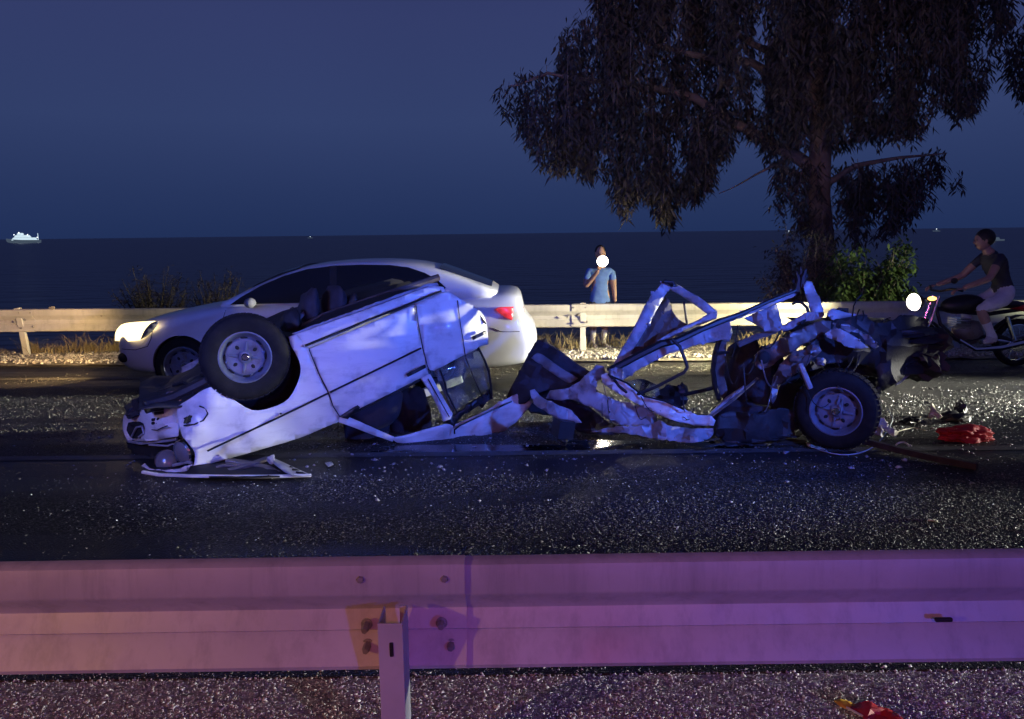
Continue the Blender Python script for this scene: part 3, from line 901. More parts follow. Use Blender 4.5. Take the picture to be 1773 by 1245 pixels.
LOWER = [(1338, 300), (1352, 275), (1400, 262), (1480, 275), (1560, 268), (1640, 246), (1672, 262), (1660, 330), (1620, 318), (1590, 350), (1545, 395), (1480, 425), (1400, 395), (1345, 372)]
FAR_R = [(1742, 40), (1773, 12), (1860, 0), (1860, 150), (1800, 175), (1748, 140)]
Cs = []; strands = MB(); ns = 0
def strand_set(poly, n, y0, y1, lmin, lmax, gapk, per):
    global ns
    x0, x1 = min(p[0] for p in poly), max(p[0] for p in poly)
    a, b_ = min(p[1] for p in poly), max(p[1] for p in poly)
    px = rng.uniform(x0, x1, n); py = rng.uniform(a, b_, n); Yd = rng.uniform(y0, y1, n)
    ok = inside(px, py, poly)
    px, py, Yd = px[ok], py[ok], Yd[ok]
    for x, y, Y in zip(px, py, Yd):
        g = noise.noise(Vector((x / 48.0, y / 85.0, Y * 0.12)))
        if g < gapk: continue
        if Y < 15.6 and 1398 < x < 1442 and (20 < y < 190 or 290 < y < 420) and rng.uniform() < .85: continue
        if Y < 15.6 and 1310 < x < 1400 and 205 < y < 270 and rng.uniform() < .8: continue
        Ls = rng.uniform(lmin, lmax); px_len = Ls * FPX / Y
        ye = y + px_len
        # shorten strands that would hang out of the crown
        for _ in range(8):
            if inside(np.array([x]), np.array([ye]), poly)[0] or ye <= y + 6: break
            ye -= px_len / 8
        ye += rng.uniform(-4, 12) + (rng.uniform(0, 26) if rng.uniform() < .12 else 0)
        if ye < y + 8: ye = y + 8
        p0 = P(x, y, Y); p1 = P(x + rng.normal(0, 5), ye, Y)
        k = max(4, int(per * (p0 - p1).length))
        t = rng.uniform(0, 1, k) ** 0.85
        q = np.array(p0)[None] * (1 - t[:, None]) + np.array(p1)[None] * t[:, None]
        q += rng.normal(0, 1, (k, 3)) * (0.085 * (1 - 0.55 * t))[:, None] * np.array([1, 1, 0.5])
        Cs.append(q)
        if ns % 3 == 0: strands.tube([p0, p0.lerp(p1, .5) + Vector((rng.normal(0, .02), 0, 0)), p1], [0.006, 0.004, 0.002], 3, cap=False)
        ns += 1
strand_set(CROWN, 5000, 13.4, 18.2, 0.5, 1.8, -0.09, 34)
strand_set(LOWER, 950, 14.2, 16.5, 0.3, 0.9, -0.10, 30)
strand_set(FAR_R, 160, 14.0, 16.0, 0.4, 1.0, -0.2, 30)
V, F = leaves(np.concatenate(Cs), 0.19, 0.042, 0.85)
np_mesh('crown', V, F, M_leaf, tree)
tag(strands.build('hanging_twigs', M_bark, tree), kind='stuff')

# ------------------------------------------------------------------ vessels out at sea
def vessel(label, px, py, dist, length, seed=0, big=False, grp='vessels on the night horizon'):
    c = P(px, py, dist); c.z = -2.6
    v = thing('motor_yacht' if big else 'small_boat', label, 'boat', c, grp)
    L = length; H = L * 0.10
    rings = []
    for t, wd, zb, zt in ((0, 0.75, 0.0, 0.85), (0.15, 1, 0, 0.85), (0.5, 1, -0.1, 0.9), (0.8, 0.7, 0, 1.1), (0.95, 0.25, 0.3, 1.25), (1.0, 0.03, 0.7, 1.35)):
        x = c.x + (0.5 - t) * L
        w = wd * L * 0.11
        rings.append([Vector((x, c.y - w, c.z + zt * H)), Vector((x, c.y - w * .7, c.z + zb * H - 0.3)), Vector((x, c.y + w * .7, c.z + zb * H - 0.3)), Vector((x, c.y + w, c.z + zt * H))])
    MB().loft(rings, True).build('hull', M_ship if big else M_ship, v)
    def deck(x0, x1, z0, z1, m, nm, slope=0.06):
        b = MB(); w = L * 0.08
        A = [(x0 + slope, z1), (x1 - slope, z1), (x1, z0), (x0, z0)]
        b.loft([[Vector((c.x + (0.5 - t) * L, c.y + s * w, c.z + z * H)) for t, z in A] for s in (-1, 1)], True)
        return b.build(nm, m, v)
    if big:
        deck(0.10, 0.80, 0.8, 1.55, M_shiplit, 'main_deck')
        deck(0.28, 0.72, 1.6, 2.3, M_shiplit, 'upper_deck')
        d3 = deck(0.50, 0.62, 2.35, 2.9, M_shiplit, 'wheelhouse', 0.02)
        b = MB(); b.tube([(c.x + 0.46 * L * -1 + 0.92 * L, c.y, c.z + H * .8), (c.x + 0.455 * L, c.y, c.z + H * 2.8)], 0.3, 6); b.build('stern_mast', M_shiplit, v)
        for t, z in ((0.55, 3.0), (0.30, 2.4), (0.70, 2.4), (0.02, 1.6)):
            b = MB(); b.ell((c.x + (0.5 - t) * L, c.y - L * .085, c.z + z * H), (0.55, .5, .5), nu=8, nv=6); b.build('deck_lamp', M_lit_lamp, v)
    else:
        deck(0.25, 0.6, 0.85, 1.9, M_ship, 'cabin')
        b = MB(); b.tube([(c.x, c.y, c.z + H), (c.x, c.y, c.z + H * 3.2)], L * 0.008, 5); b.build('mast', M_ship, v)
        b = MB(); b.ell((c.x, c.y, c.z + H * 3.2), (L * .06, L * .03, L * .03), nu=10, nv=6); b.build('mast_lamp', M_lit_lamp, v)
    return v
vessel('brightly lit white motor yacht on the horizon at the far left', 39, 408, 900, 37, big=True)
vessel('tiny boat with one lamp on the horizon above the white car', 537, 406, 1400, 9)
vessel('tiny lamp-lit boat on the horizon just left of the tree trunk', 1366, 395, 1100, 9)
vessel('tiny lamp-lit boat on the horizon above the motorcycle headlight', 1622, 391, 1100, 10)
vessel('small boat with a lamp nearer the shore, above the motorcyclist', 1722, 412, 260, 6)
# ================================================================== THE WRECKED CAR
ANG = math.radians(24)
UF = Vector((math.cos(ANG), math.sin(ANG), 0))       # along the near side of the front half, nose to tail
NF = Vector((math.sin(ANG), -math.cos(ANG), 0))      # outwards
PF0 = P(330, 800, 5.45)
def MF(px, py, d):
    dr = ray(px, py)
    q = PF0 - NF * d
    return CAM + dr * ((q - CAM).dot(NF) / dr.dot(NF))
def MFar(px, py, d):                                  # same shape on the car's other side
    return MF(px, py, 0.0) - NF * (1.50 + d)
def inw(p, d): return Vector(p) - NF * d
wc = G(900, 770)
car = thing('wrecked_car', 'torn white saloon car wreck, front half overturned on the road, rear ripped open', 'car wreck', wc)

# ---- overturned front half: outer panels
fender = panel('front_wing', M_paint, car,
    [(374, 668), (352, 675), (328, 691), (311, 702), (306, 717), (310, 733), (315, 754), (325, 767), (337, 784), (336, 803), (330, 813), (389, 796), (443, 781), (517, 759), (560, 741), (585, 731),
     (588, 722), (576, 703), (569, 680), (552, 646), (534, 603), (512, 579), (500, 584), (504, 599), (512, 612), (520, 632), (518, 656), (500, 690), (470, 706), (436, 710), (402, 690)],
    [(311, 703, .16), (306, 720, .18), (337, 784, .06), (330, 813, .05), (389, 796, .07), (517, 759, .07), (585, 728, .05), (440, 745, -.03), (520, 700, -.01), (374, 668, .01), (436, 712, -.015), (505, 690, -.01), (520, 640, 0), (503, 586, .03),
     (534, 603, .02), (569, 680, -.01), (345, 740, .02), (370, 700, .0), (400, 770, 0.0), (330, 700, .08)],
    MF, cell=11, crump=0.005, cscale=70, seed=1, thick=0.004)
def ftube(name, m, parent, pts, r, n=6, mapper=MF):
    b = MB(); b.tube([mapper(*p) for p in pts], r, n)
    return b.build(name, m, parent, smooth=True)
ftube('trim_strip', M_black, fender, [(359, 781, -.005), (420, 752, -.027), (480, 724, -.027), (530, 700, -.02), (568, 681, -.014)], 0.008)
ftube('crease', M_gap, fender, [(345, 703, .05), (356, 707, .035), (360, 716, .03), (352, 728, .035), (336, 735, .04), (318, 737, .07)], 0.006)
b = MB(); b.ell(MF(325, 726, .085), (.030, .02, .020), basis(NF), wob=0.9, seed=4); b.build('torn_hole', M_gap, fender)
b = MB(); b.ell(MF(486, 716, -.02), (.012, .012, .008), nu=10, nv=6); b.build('repeater_lamp', M_chrome, fender, smooth=True)
# valance under the bumper, crushed back round the nose
val = panel('front_valance', M_paint, car,
    [(311, 702), (285, 703), (262, 703), (245, 706), (227, 706), (214, 722), (213, 745), (220, 762), (240, 764), (262, 763), (308, 755), (312, 735), (306, 717)],
    [(311, 703, .16), (308, 755, .17), (262, 704, .42), (262, 763, .42), (227, 706, .80), (214, 740, .92), (220, 762, .85), (285, 730, .27)],
    MF, cell=9, crump=0.03, cscale=22, seed=2, thick=0.005)
for k, (x0, y0, x1, y1) in enumerate(((266, 710, 283, 708), (268, 716, 284, 714), (264, 727, 271, 726), (273, 726, 280, 725), (264, 733, 270, 732), (272, 733, 279, 732))):
    xa = (x0 + x1) / 2; d = .16 + (311 - xa) * .0058 - 0.02
    b = MB(); b.tube([MF(x0, y0, d), MF(x1, y1, d - .03)], 0.012, 6); b.build('vent_slot', M_gap, val)
panel('crushed_hole', M_gap, val, [(222, 732), (238, 729), (252, 735), (256, 750), (247, 760), (226, 757), (219, 745)], [(222, 740, .84), (252, 745, .52)], MF, cell=8, crump=.02, seed=5, thick=.004)
ftube('bent_bracket', M_torn, val, [(228, 756, .75), (236, 740, .62), (246, 738, .52), (249, 750, .50), (240, 757, .6)], 0.008)
ftube('crack', M_gap, val, [(263, 744, .39), (272, 745, .34), (280, 741, .29), (290, 737, .22)], 0.004)
# headlamp bay
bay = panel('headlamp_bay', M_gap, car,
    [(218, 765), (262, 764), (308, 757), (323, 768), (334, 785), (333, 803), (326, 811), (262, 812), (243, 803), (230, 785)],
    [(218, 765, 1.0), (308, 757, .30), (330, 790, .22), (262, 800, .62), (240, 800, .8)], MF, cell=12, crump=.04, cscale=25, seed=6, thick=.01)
for px, py, d, ax, rr in ((316, 784, .17, 0.50, (0.088, 0.052)), (288, 797, .34, 1.0, (0.078, 0.085))):
    z = (NF * ax - UF * (1.25 - ax) + Vector((0, 0, -0.1 if px > 300 else .55))).normalized()
    c = MF(px, py, d)
    M = frame(c, z, (0, 0, 1))
    h = MB(); h.lathe([(rr[0] * 1.08, -.05), (rr[0] * 1.1, .0), (rr[0] * 1.0, .012), (rr[0] * .98, .0)], M, 24); o = h.build('headlamp', M_chrome, car, smooth=True)
    l = MB(); l.lathe([(rr[0] * .99, .0), (rr[0] * .9, .012), (rr[0] * .6, .024), (rr[0] * .25, .030), (0.001, .031)], M, 24); l.build('lens', M_lens, o, smooth='full')
panel('torn_bumper', M_paint, car, [(238, 812), (250, 803), (262, 812), (285, 814), (312, 811), (334, 803), (330, 812), (318, 817), (300, 819), (284, 826), (258, 823), (244, 819)],
      [(240, 812, .40), (262, 815, .25), (334, 806, .06), (300, 820, .12)], MF, cell=8, crump=.03, cscale=14, seed=7, thick=.006, jag=1.2)
ftube('grille_strip', M_torn, bay, [(222, 764, .86), (245, 768, .66), (262, 766, .5), (290, 763, .36), (306, 760, .26)], 0.011)
ftube('grille_strip', M_torn, bay, [(258, 770, .5), (290, 772, .4), (300, 768, .33), (316, 775, .22)], 0.008)
ftube('grille_strip', M_torn, bay, [(300, 806, .25), (325, 800, .12), (332, 802, .08)], 0.012)
# bonnet, upside down on the asphalt
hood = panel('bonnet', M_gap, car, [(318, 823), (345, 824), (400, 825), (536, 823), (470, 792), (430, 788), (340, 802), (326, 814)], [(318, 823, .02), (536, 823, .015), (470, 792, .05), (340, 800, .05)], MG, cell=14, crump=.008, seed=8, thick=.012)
b = MB(); b.bar([G(246, 817, .06), G(275, 822, .042), G(330, 824, .040), G(400, 825, .038), G(470, 825, .034), G(539, 823, .026)], 0.022, 0.020); b.build('edge_flange', M_paint, hood, bevel=.004)
edge = panel('vented_edge', M_torn, hood, [(466, 790), (474, 793), (540, 823), (505, 823), (468, 797)], [(466, 790, .075), (540, 823, .03)], MG, cell=9, seed=9, thick=.004)
for k in range(4):
    x, y = 474 + 11.5 * k, 799 + 5.6 * k
    panel('vent_slot', M_gap, edge if False else hood, [(x, y), (x + 15, y + 1.2), (x + 22, y + 4.2), (x + 5, y + 3.6)], .062 - .008 * k, MG, cell=20, thick=.002)
for q in ([(392, 797, .07), (430, 802, .05), (462, 810, .04), (480, 820, .03)], [(385, 818, .03), (430, 806, .05), (465, 793, .07)], [(372, 812, .035), (392, 806, .05), (440, 803, .055)]):
    b = MB(); b.bar([G(*p) for p in q], 0.060, 0.022); b.build('brace', M_primer, hood, bevel=.006)
b = MB(); b.ell(G(470, 795, .09), (.03, .02, .03), nu=8, nv=6, wob=.6); b.build('hinge', M_torn, hood)

# sill, doors
sill = panel('sill', M_paint, car, [(500, 584), (512, 579), (640, 534), (700, 512), (745, 496), (768, 497), (772, 507), (700, 532), (640, 556), (534, 603)],
             [(512, 579, .05), (768, 500, .06), (534, 603, .0), (772, 507, .02), (640, 534, .05), (640, 556, 0)], MF, cell=11, crump=.008, cscale=30, seed=10, thick=.02)
panel('sill_flange', M_torn, sill, [(505, 578), (560, 557), (640, 528), (700, 506), (742, 491), (757, 490), (760, 494), (742, 498), (640, 535), (514, 580)], [(505, 578, .07), (757, 491, .08)], MF, cell=10, crump=.012, cscale=18, seed=11, thick=.006, jag=.8)
ftube('sill_trim', M_chrome, sill, [(528, 599, -.018), (565, 584, -.016), (605, 568, -.012), (640, 553, -.005)], 0.010)
ftube('sill_trim', M_black, sill, [(640, 553, -.004), (690, 534, -.004), (730, 518, 0), (764, 504, .008)], 0.009)
fd = panel('front_door', M_paint, car, [(536, 604), (553, 646), (570, 680), (577, 703), (589, 722), (597, 720), (660, 689), (728, 655), (742, 648), (739, 632), (731, 602), (723, 560), (719, 527)],
           [(536, 604, .015), (570, 680, -.01), (597, 720, .045), (728, 655, .04), (742, 648, .04), (719, 527, .015), (640, 640, -.03), (640, 590, -.012), (650, 672, -.005), (731, 602, -.01), (600, 660, -.028), (690, 620, -.03)],
           MF, cell=12, crump=.004, cscale=60, seed=12, thick=.03)
rd = panel('rear_door', M_paint, car, [(721, 526), (766, 507), (781, 508), (797, 518), (827, 535), (841, 555), (846, 596), (829, 602), (790, 622), (751, 642), (743, 640), (733, 602), (725, 560)],
           [(721, 526, .02), (781, 508, .02), (797, 519, .01), (841, 556, .10), (846, 596, .12), (751, 642, .04), (733, 602, .0), (780, 570, -.03), (800, 560, .01), (815, 600, .03)],
           MF, cell=10, crump=.008, cscale=40, seed=13, thick=.03)
ftube('trim_strip', M_black, fd, [(572, 679, -.016), (620, 656, -.040), (680, 627, -.042), (729, 603, -.018)], 0.008)
ftube('trim_clip', M_chrome, fd, [(571, 680, -.022), (583, 674, -.03)], 0.009)
def handle(parent, x0, y0, x1, y1, d):
    b = MB(); b.bar([MF(x0, y0, d), MF((x0 * 3 + x1) / 4, (y0 * 3 + y1) / 4, d - .025), MF((x0 + 3 * x1) / 4, (y0 + 3 * y1) / 4, d - .025), MF(x1, y1, d)], 0.018, 0.028)
    return b.build('door_handle', M_black, parent, bevel=.005)
handle(fd, 705, 650, 736, 634, -.012)
handle(rd, 818, 586, 841, 575, .03)
ftube('seam', M_gap, rd, [(792, 520, .006), (797, 560, .0), (802, 590, .012), (806, 618, .03)], 0.0035)
ftube('seam', M_gap, rd, [(720, 528, .006), (724, 560, -.012), (732, 602, -.012), (740, 634, .02), (746, 645, .03)], 0.0035)
ftube('seam', M_gap, fd, [(535, 605, .002), (552, 647, -.008), (569, 681, -.016), (577, 704, .002), (588, 721, .03)], 0.0035)
# pillars, roof edge, glass
panel('windscreen_pillar', M_paint, car, [(586, 731), (588, 722), (598, 720), (640, 738), (683, 757), (680, 765), (640, 751), (612, 740)], [(588, 724, .05), (683, 760, .20)], MF, cell=10, crump=.008, seed=14, thick=.035)
panel('door_pillar', M_paint, car, [(729, 654), (745, 648), (764, 682), (784, 716), (780, 726), (768, 730), (766, 718), (748, 684)], [(735, 652, .045), (776, 724, .15)], MF, cell=8, crump=.006, seed=15, thick=.04)
ftube('pillar_seam', M_gap, car, [(741, 656, .025), (760, 690, .08), (778, 722, .13)], 0.005)
roof = panel('roof_side', M_paint, car, [(680, 758), (710, 752), (770, 735), (784, 737), (796, 733), (840, 712), (884, 687), (912, 676), (922, 673), (926, 684), (922, 697), (898, 727), (884, 738), (868, 750), (840, 758), (804, 767), (770, 770), (740, 771), (705, 768), (686, 766)],
             [(680, 758, .20), (770, 735, .15), (884, 687, .17), (924, 678, .10), (740, 771, .22), (868, 750, .26), (804, 767, .25), (840, 735, .16)], MF, cell=10, crump=.025, cscale=40, seed=16, thick=.012)
ftube('drip_rail', M_black, roof, [(787, 751, .14), (787, 744, .13), (796, 737, .12), (840, 716, .12), (886, 695, .13)], 0.007)
b = MB(); b.ell(MF(800, 762, .21), (.03, .02, .012), basis(NF)); b.build('dent', M_gap, roof)
glass = panel('rear_door_window', M_glass, car, [(752, 642), (829, 603), (846, 640), (850, 672), (815, 694), (784, 714), (768, 680)], [(752, 642, .05), (829, 603, .06), (850, 672, .13), (784, 714, .14)], MF, cell=16, seed=17, thick=.004)
ftube('window_channel', M_black, car, [(828, 602, .05), (838, 622, .06), (846, 642, .07), (850, 668, .11), (851, 690, .14)], 0.010)
ftube('window_channel', M_black, car, [(762, 640, .04), (770, 662, .06), (774, 680, .09), (784, 700, .11), (792, 716, .13)], 0.007)
ftube('window_divider', M_chrome, car, [(806, 619, .03), (820, 652, .06), (836, 690, .10)], 0.005)
panel('roof_seal', M_black, car, [(770, 731), (784, 722), (815, 700), (850, 674), (852, 690), (838, 698), (800, 720), (786, 738)], [(776, 730, .16), (850, 682, .13)], MF, cell=10, crump=.03, cscale=18, seed=18, thick=.03, jag=1.0)
ftube('window_seal', M_black, car, [(597, 722, .03), (630, 707, .02), (680, 682, .015), (727, 658, .02)], 0.010)
panel('mirror_bracket', M_black, car, [(588, 722), (604, 712), (620, 702), (624, 706), (612, 716), (602, 726)], [(588, 722, .02), (624, 704, .0)], MF, cell=10, thick=.03, seed=19)
# far side of the front half
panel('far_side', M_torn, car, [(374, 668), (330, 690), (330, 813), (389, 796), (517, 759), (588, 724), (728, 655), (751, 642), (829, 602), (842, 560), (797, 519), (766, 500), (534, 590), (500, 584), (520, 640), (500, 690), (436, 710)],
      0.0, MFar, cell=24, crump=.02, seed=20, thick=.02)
for q in ([(590, 725), (640, 742), (683, 760)], [(736, 652), (776, 724)]):
    b = MB(); b.bar([MFar(*p, -.02 * i) for i, p in enumerate(q)], .05, .06); b.build('far_pillar', M_torn, car, bevel=.01)
b = MB(); b.bar([MFar(683, 762, -.15), MFar(790, 745, -.15), MFar(900, 700, -.15)], .06, .08); b.build('far_roof_rail', M_torn, car, bevel=.01)
# floor pan, now on top
def strip(name, m, line, depth, k=12, crump=.015, seed=0, thick=.01, d0=.05):
    V = []; F = []
    n = len(line)
    for j in range(k + 1):
        for i, (x, y) in enumerate(line):
            p = inw(MF(x, y, d0), depth * j / k)
            p.z += crump * (noise.noise(p * 4 + Vector((seed, 0, 0))) + .6 * noise.noise(p * 11)) * (1 if 0 < j < k else 0)
            V.append(p)
    for j in range(k):
        for i in range(n - 1):
            a = j * n + i
            F.append((a, a + 1, a + n + 1, a + n))
    o = np_mesh(name, V, F, m, car, smooth=True)
    fix_mods(o, solid=thick)
    return o
strip('floor_pan', M_under, [(502, 586), (540, 572), (590, 554), (640, 536), (700, 514), (764, 500)], 1.5, 14, .03, 1)
strip('engine_floor', M_under, [(240, 708), (270, 704), (311, 704), (345, 690), (380, 660), (430, 640), (480, 600), (502, 588)], 1.4, 12, .06, 2, d0=.14)
strip('rear_floor_tear', M_under, [(764, 502), (797, 520), (827, 537), (842, 560)], 1.45, 10, .08, 3, d0=.08)
# wheel housing behind the near wheel
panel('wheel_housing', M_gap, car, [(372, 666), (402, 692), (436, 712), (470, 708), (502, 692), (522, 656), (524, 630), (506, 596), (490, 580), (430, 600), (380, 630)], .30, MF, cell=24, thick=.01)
# mechanicals showing along the underside
def crumple(name, c, rad, seed, m, sub=4, amp=.30, R=None, parent=None):
    bm = bmesh.new(); bmesh.ops.create_icosphere(bm, subdivisions=sub, radius=1.0)
    for v in bm.verts:
        d = v.co.normalized()
        mx = max(abs(d.x), abs(d.y), abs(d.z)); d2 = d / mx * .80 + d * .20       # boxy
        k = 1 + amp * (noise.noise(d * 1.9 + Vector((seed, 0, 0))) - .8 * abs(noise.noise(d * 4.3 + Vector((0, seed, 0)))) - .4 * abs(noise.noise(d * 9.1 + Vector((0, 0, seed)))))
        q = Vector((d2.x * rad[0], d2.y * rad[1], d2.z * rad[2])) * k
        v.co = Vector(c) + (R @ q if R else q)
    me = bpy.data.meshes.new(name); bm.to_mesh(me); bm.free(); me.materials.append(m)
    me.polygons.foreach_set('use_smooth', [True] * len(me.polygons)); me.set_sharp_from_angle(angle=math.radians(32))
    o = bpy.data.objects.new(name, me); link(o, parent or car)
    return o
RU = basis((0, 0, 1), UF)
for i, (px, py, d, s, m) in enumerate([(250, 698, .85, (.15, .22, .045), M_under), (284, 690, .65, (.13, .20, .05), M_under), (318, 676, .52, (.11, .16, .05), M_under), (342, 664, .45, (.07, .12, .05), M_black),
                                       (300, 676, 1.0, (.30, .26, .06), M_under), (352, 652, .8, (.22, .26, .06), M_under), (313, 682, .36, (.04, .05, .03), M_primer)]):
    crumple('engine_part', MF(px, py, d), s, i + 60, m, 3, .22, RU @ Matrix.Rotation(-.45, 3, 'Y'))
b = MB(); b.ell(MF(313, 695, .24), (.014, .014, .014), nu=8, nv=6); b.build('amber_repeater', M_amber, car, smooth=True)
for q in ([(262, 696, .55), (275, 690, .5), (292, 684, .45), (300, 690, .38)], [(300, 668, .5), (318, 662, .42), (330, 670, .34), (338, 682, .25)]):
    ftube('brake_hose', M_black, car, q, .013, 6)
b = MB(); b.box(MF(296, 690, .40), (.09, .07, .06), basis(UF)); b.build('steering_box', M_primer, car, bevel=.012)
for i, q in enumerate(([(235, 702, .6), (270, 688, .7), (330, 668, .7), (380, 640, .6)], [(250, 705, .3), (300, 690, .35), (345, 668, .3), (400, 640, .3)], [(500, 580, .4), (560, 548, .5), (640, 520, .5), (760, 480, .5)])):
    ftube('crossmember' if i < 2 else 'exhaust_pipe', M_under if i < 2 else M_primer, car, q, [.05, .045, .045, .04] if i < 2 else .028, 8)
for i, (px, py, d, s, m) in enumerate([(505, 566, .50, (.13, .16, .08), M_under), (535, 548, .70, (.19, .25, .085), M_fabdark), (580, 536, .75, (.19, .22, .10), M_fabdark), (608, 540, .7, (.10, .2, .06), M_under)]):
    b = MB(); b.ell(MF(px, py, d), s, basis(UF), wob=.25, seed=i + 20, nu=20, nv=14)
    b.build('gearbox_part', m, car, smooth='full')
panel('torn_heat_shield', M_torn, car, [(490, 556), (508, 552), (524, 540), (530, 532), (526, 548), (510, 560), (494, 564)], [(490, 558, .45), (530, 534, .55)], MF, cell=8, crump=.02, cscale=12, seed=22, thick=.004)
# cabin: seats hang from the floor, dash behind the windscreen pillar
for i, (px, py, d, s) in enumerate([(640, 700, .35, (.26, .20, .22)), (650, 690, .95, (.28, .22, .22)), (700, 720, .75, (.18, .3, .16)), (625, 712, .6, (.16, .5, .10)), (680, 738, .7, (.25, .4, .03)), (720, 728, .65, (.14, .3, .03))]):
    b = MB(); b.ell(MF(px, py, d), s, basis(NF, UF), wob=.18, seed=i + 40, nu=20, nv=14)
    b.build('seat' if i in (0, 1) else 'cabin_trim', M_fabdark, car, smooth='full')

# ---- wheels
def wheel(name_parent, c, axis, R, W, rimR, label=None, lock=0.0, cap=True):
    M = frame(c, axis, (0, 0, 1))
    w = MB()
    h = W / 2
    w.lathe([(rimR * .97, -h * .9), (rimR * 1.05, -h), (R * .88, -h), (R * .965, -h * .82), (R, -h * .6), (R, h * .6), (R * .965, h * .82), (R * .90, h * .98), (R * .8, h * 1.06), (rimR * 1.12, h * 1.02), (rimR * 1.03, h * .92), (rimR * .97, h * .8)], M, 48)
    t = w.build('tyre', M_rubber, None, smooth=True)
    # tread blocks
    tb_ = MB()
    for k in range(44):
        a = 2 * math.pi * k / 44
        for s in (-.5, 0, .5):
            p = M @ Vector((R * math.cos(a + s * .05), R * math.sin(a + s * .05), s * h))
            Rm = basis((M.to_3x3() @ Vector((math.cos(a), math.sin(a), 0))), M.to_3x3() @ Vector((0, 0, 1)))
            tb_.box(p, (h * .42, R * .11, .012), Rm)
    rim = MB()
    rim.lathe([(rimR * 1.06, h * .92), (rimR * 1.07, h * 1.0), (rimR * 1.02, h * 1.02), (rimR * .96, h * .86), (rimR * .90, h * .5), (rimR * .84, h * .35), (rimR * .80, h * .45), (rimR * .74, h * .58), (rimR * .55, h * .62), (rimR * .40, h * .50), (rimR * .30, h * .52), (rimR * .22, h * .70), (0.001, h * .72)], M, 40)
    rim.lathe([(rimR * 1.0, -h * .9), (rimR * .9, 0), (rimR * .84, h * .35)], M, 32)
    return M, h, t, tb_, rim
def full_wheel(parent, c, axis, R, W, rimR, seed=0, holes=8):
    M, h, tyre, tread, rim = wheel(None, c, axis, R, W, rimR)
    if parent.parent is None:
        r = rim.build('wheel', M_rim, parent, smooth=True)
    tyre.parent = r
    tread.build('tread', M_rubber, r)
    rr = random.Random(seed)
    for k in range(4):                      # cooling holes of the pressed disc
        a = 2 * math.pi * (k + .4) / 4
        p = M @ Vector((rimR * .50 * math.cos(a), rimR * .50 * math.sin(a), h * .60))
        b = MB(); b.ell(p, (rimR * .10, rimR * .075, .004), M.to_3x3() @ Matrix.Rotation(a, 3, 'Z'), 14, 6); b.build('rim_hole', M_gap, r, smooth=True)
        a += math.pi / 4
        p0 = M @ Vector((rimR * .28 * math.cos(a), rimR * .28 * math.sin(a), h * .58)); p1 = M @ Vector((rimR * .68 * math.cos(a), rimR * .68 * math.sin(a), h * .60))
        b = MB(); b.tube([p0, p1], [rimR * .075, rimR * .055], 8); b.build('rim_rib', M_rim, r, smooth=True)
    for k in range(holes):                  # scalloped edge of the hub plate
        a = 2 * math.pi * k / holes
        p = M @ Vector((rimR * .80 * math.cos(a), rimR * .80 * math.sin(a), h * .50))
        b = MB(); b.ell(p, (rimR * .05, rimR * .15, .004), M.to_3x3() @ Matrix.Rotation(a, 3, 'Z'), 12, 6); b.build('rim_slot', M_gap, r, smooth=True)
        if k % 2 == 0:
            a += .25
            p = M @ Vector((rimR * .76 * math.cos(a), rimR * .76 * math.sin(a), h * .56))
            b = MB(); b.ell(p, (rimR * .06, rimR * .06, .008), M.to_3x3(), 10, 6); b.build('balance_weight', M_rim, r, smooth=True)
    b = MB(); b.lathe([(rimR * .17, h * .60), (rimR * .16, h * .86), (rimR * .12, h * .92), (rimR * .11, h * .84), (rimR * .05, h * .84), (rimR * .05, h * .92), (.0005, h * .92)], M, 20); b.build('hub_cap', M_chrome, r, smooth=True)
    return r
cw = MF(424.5, 617, 0.06)
ax1 = (NF * 1.0 - UF * 0.10 + Vector((0, 0, .05))).normalized()
full_wheel(car, cw, ax1, 0.302, 0.17, 0.170, 1)
full_wheel(car, inw(cw, 1.36) + Vector((.10, 0, -.22)), -NF, 0.300, 0.17, 0.170, 2)
b = MB(); b.tube([inw(cw, .08), inw(cw, .5) + Vector((0, 0, -.12)), inw(cw, 1.3) + Vector((.1, 0, -.22))], [.045, .04, .045], 8); b.build('front_axle', M_under, car, smooth=True)
b = MB(); b.tube([inw(cw, .15), inw(cw, .22) + UF * .12 + Vector((0, 0, -.25)), inw(cw, .3) + UF * .2 + Vector((0, 0, -.4))], .035, 8); b.build('suspension_strut', M_under, car, smooth=True)

# ---- torn middle and rear half
def rt(name, m, pts, r, n=6, parent=None):
    b = MB(); b.tube([P(*p) for p in pts], r, n)
    return b.build(name, m, parent or car, smooth=True)
seatb = panel('folded_carpet', M_fabdark, car, [(876, 692), (882, 676), (897, 648), (926, 594), (936, 591), (948, 594), (976, 613), (1000, 630), (1030, 649), (1020, 662), (990, 672), (955, 674), (925, 684), (900, 700)],
      [(880, 684, 6.75), (897, 648, 6.70), (930, 594, 6.95), (948, 594, 6.9), (976, 613, 6.6), (1027, 650, 6.45), (960, 640, 6.42), (985, 668, 6.38), (925, 675, 6.42), (905, 660, 6.50), (930, 640, 6.48)], MY, cell=10, crump=.03, cscale=40, seed=31, thick=.05)
panel('carpet_stripe', M_fabmid, seatb, [(920, 620), (928, 613), (938, 613), (970, 636), (1001, 655), (990, 662), (981, 662), (950, 642), (930, 627)], [(922, 618, 6.54), (938, 613, 6.58), (1000, 656, 6.37), (960, 640, 6.40)], MY, cell=9, crump=.01, seed=32, thick=.012)
panel('carpet_back', M_fabdark, seatb, [(926, 594), (948, 593), (1010, 640), (1040, 690), (960, 720), (900, 705), (896, 660)], [(936, 594, 6.98), (1010, 650, 7.2), (900, 700, 7.2), (1000, 710, 7.2)], MY, cell=16, crump=.04, seed=33, thick=.02)
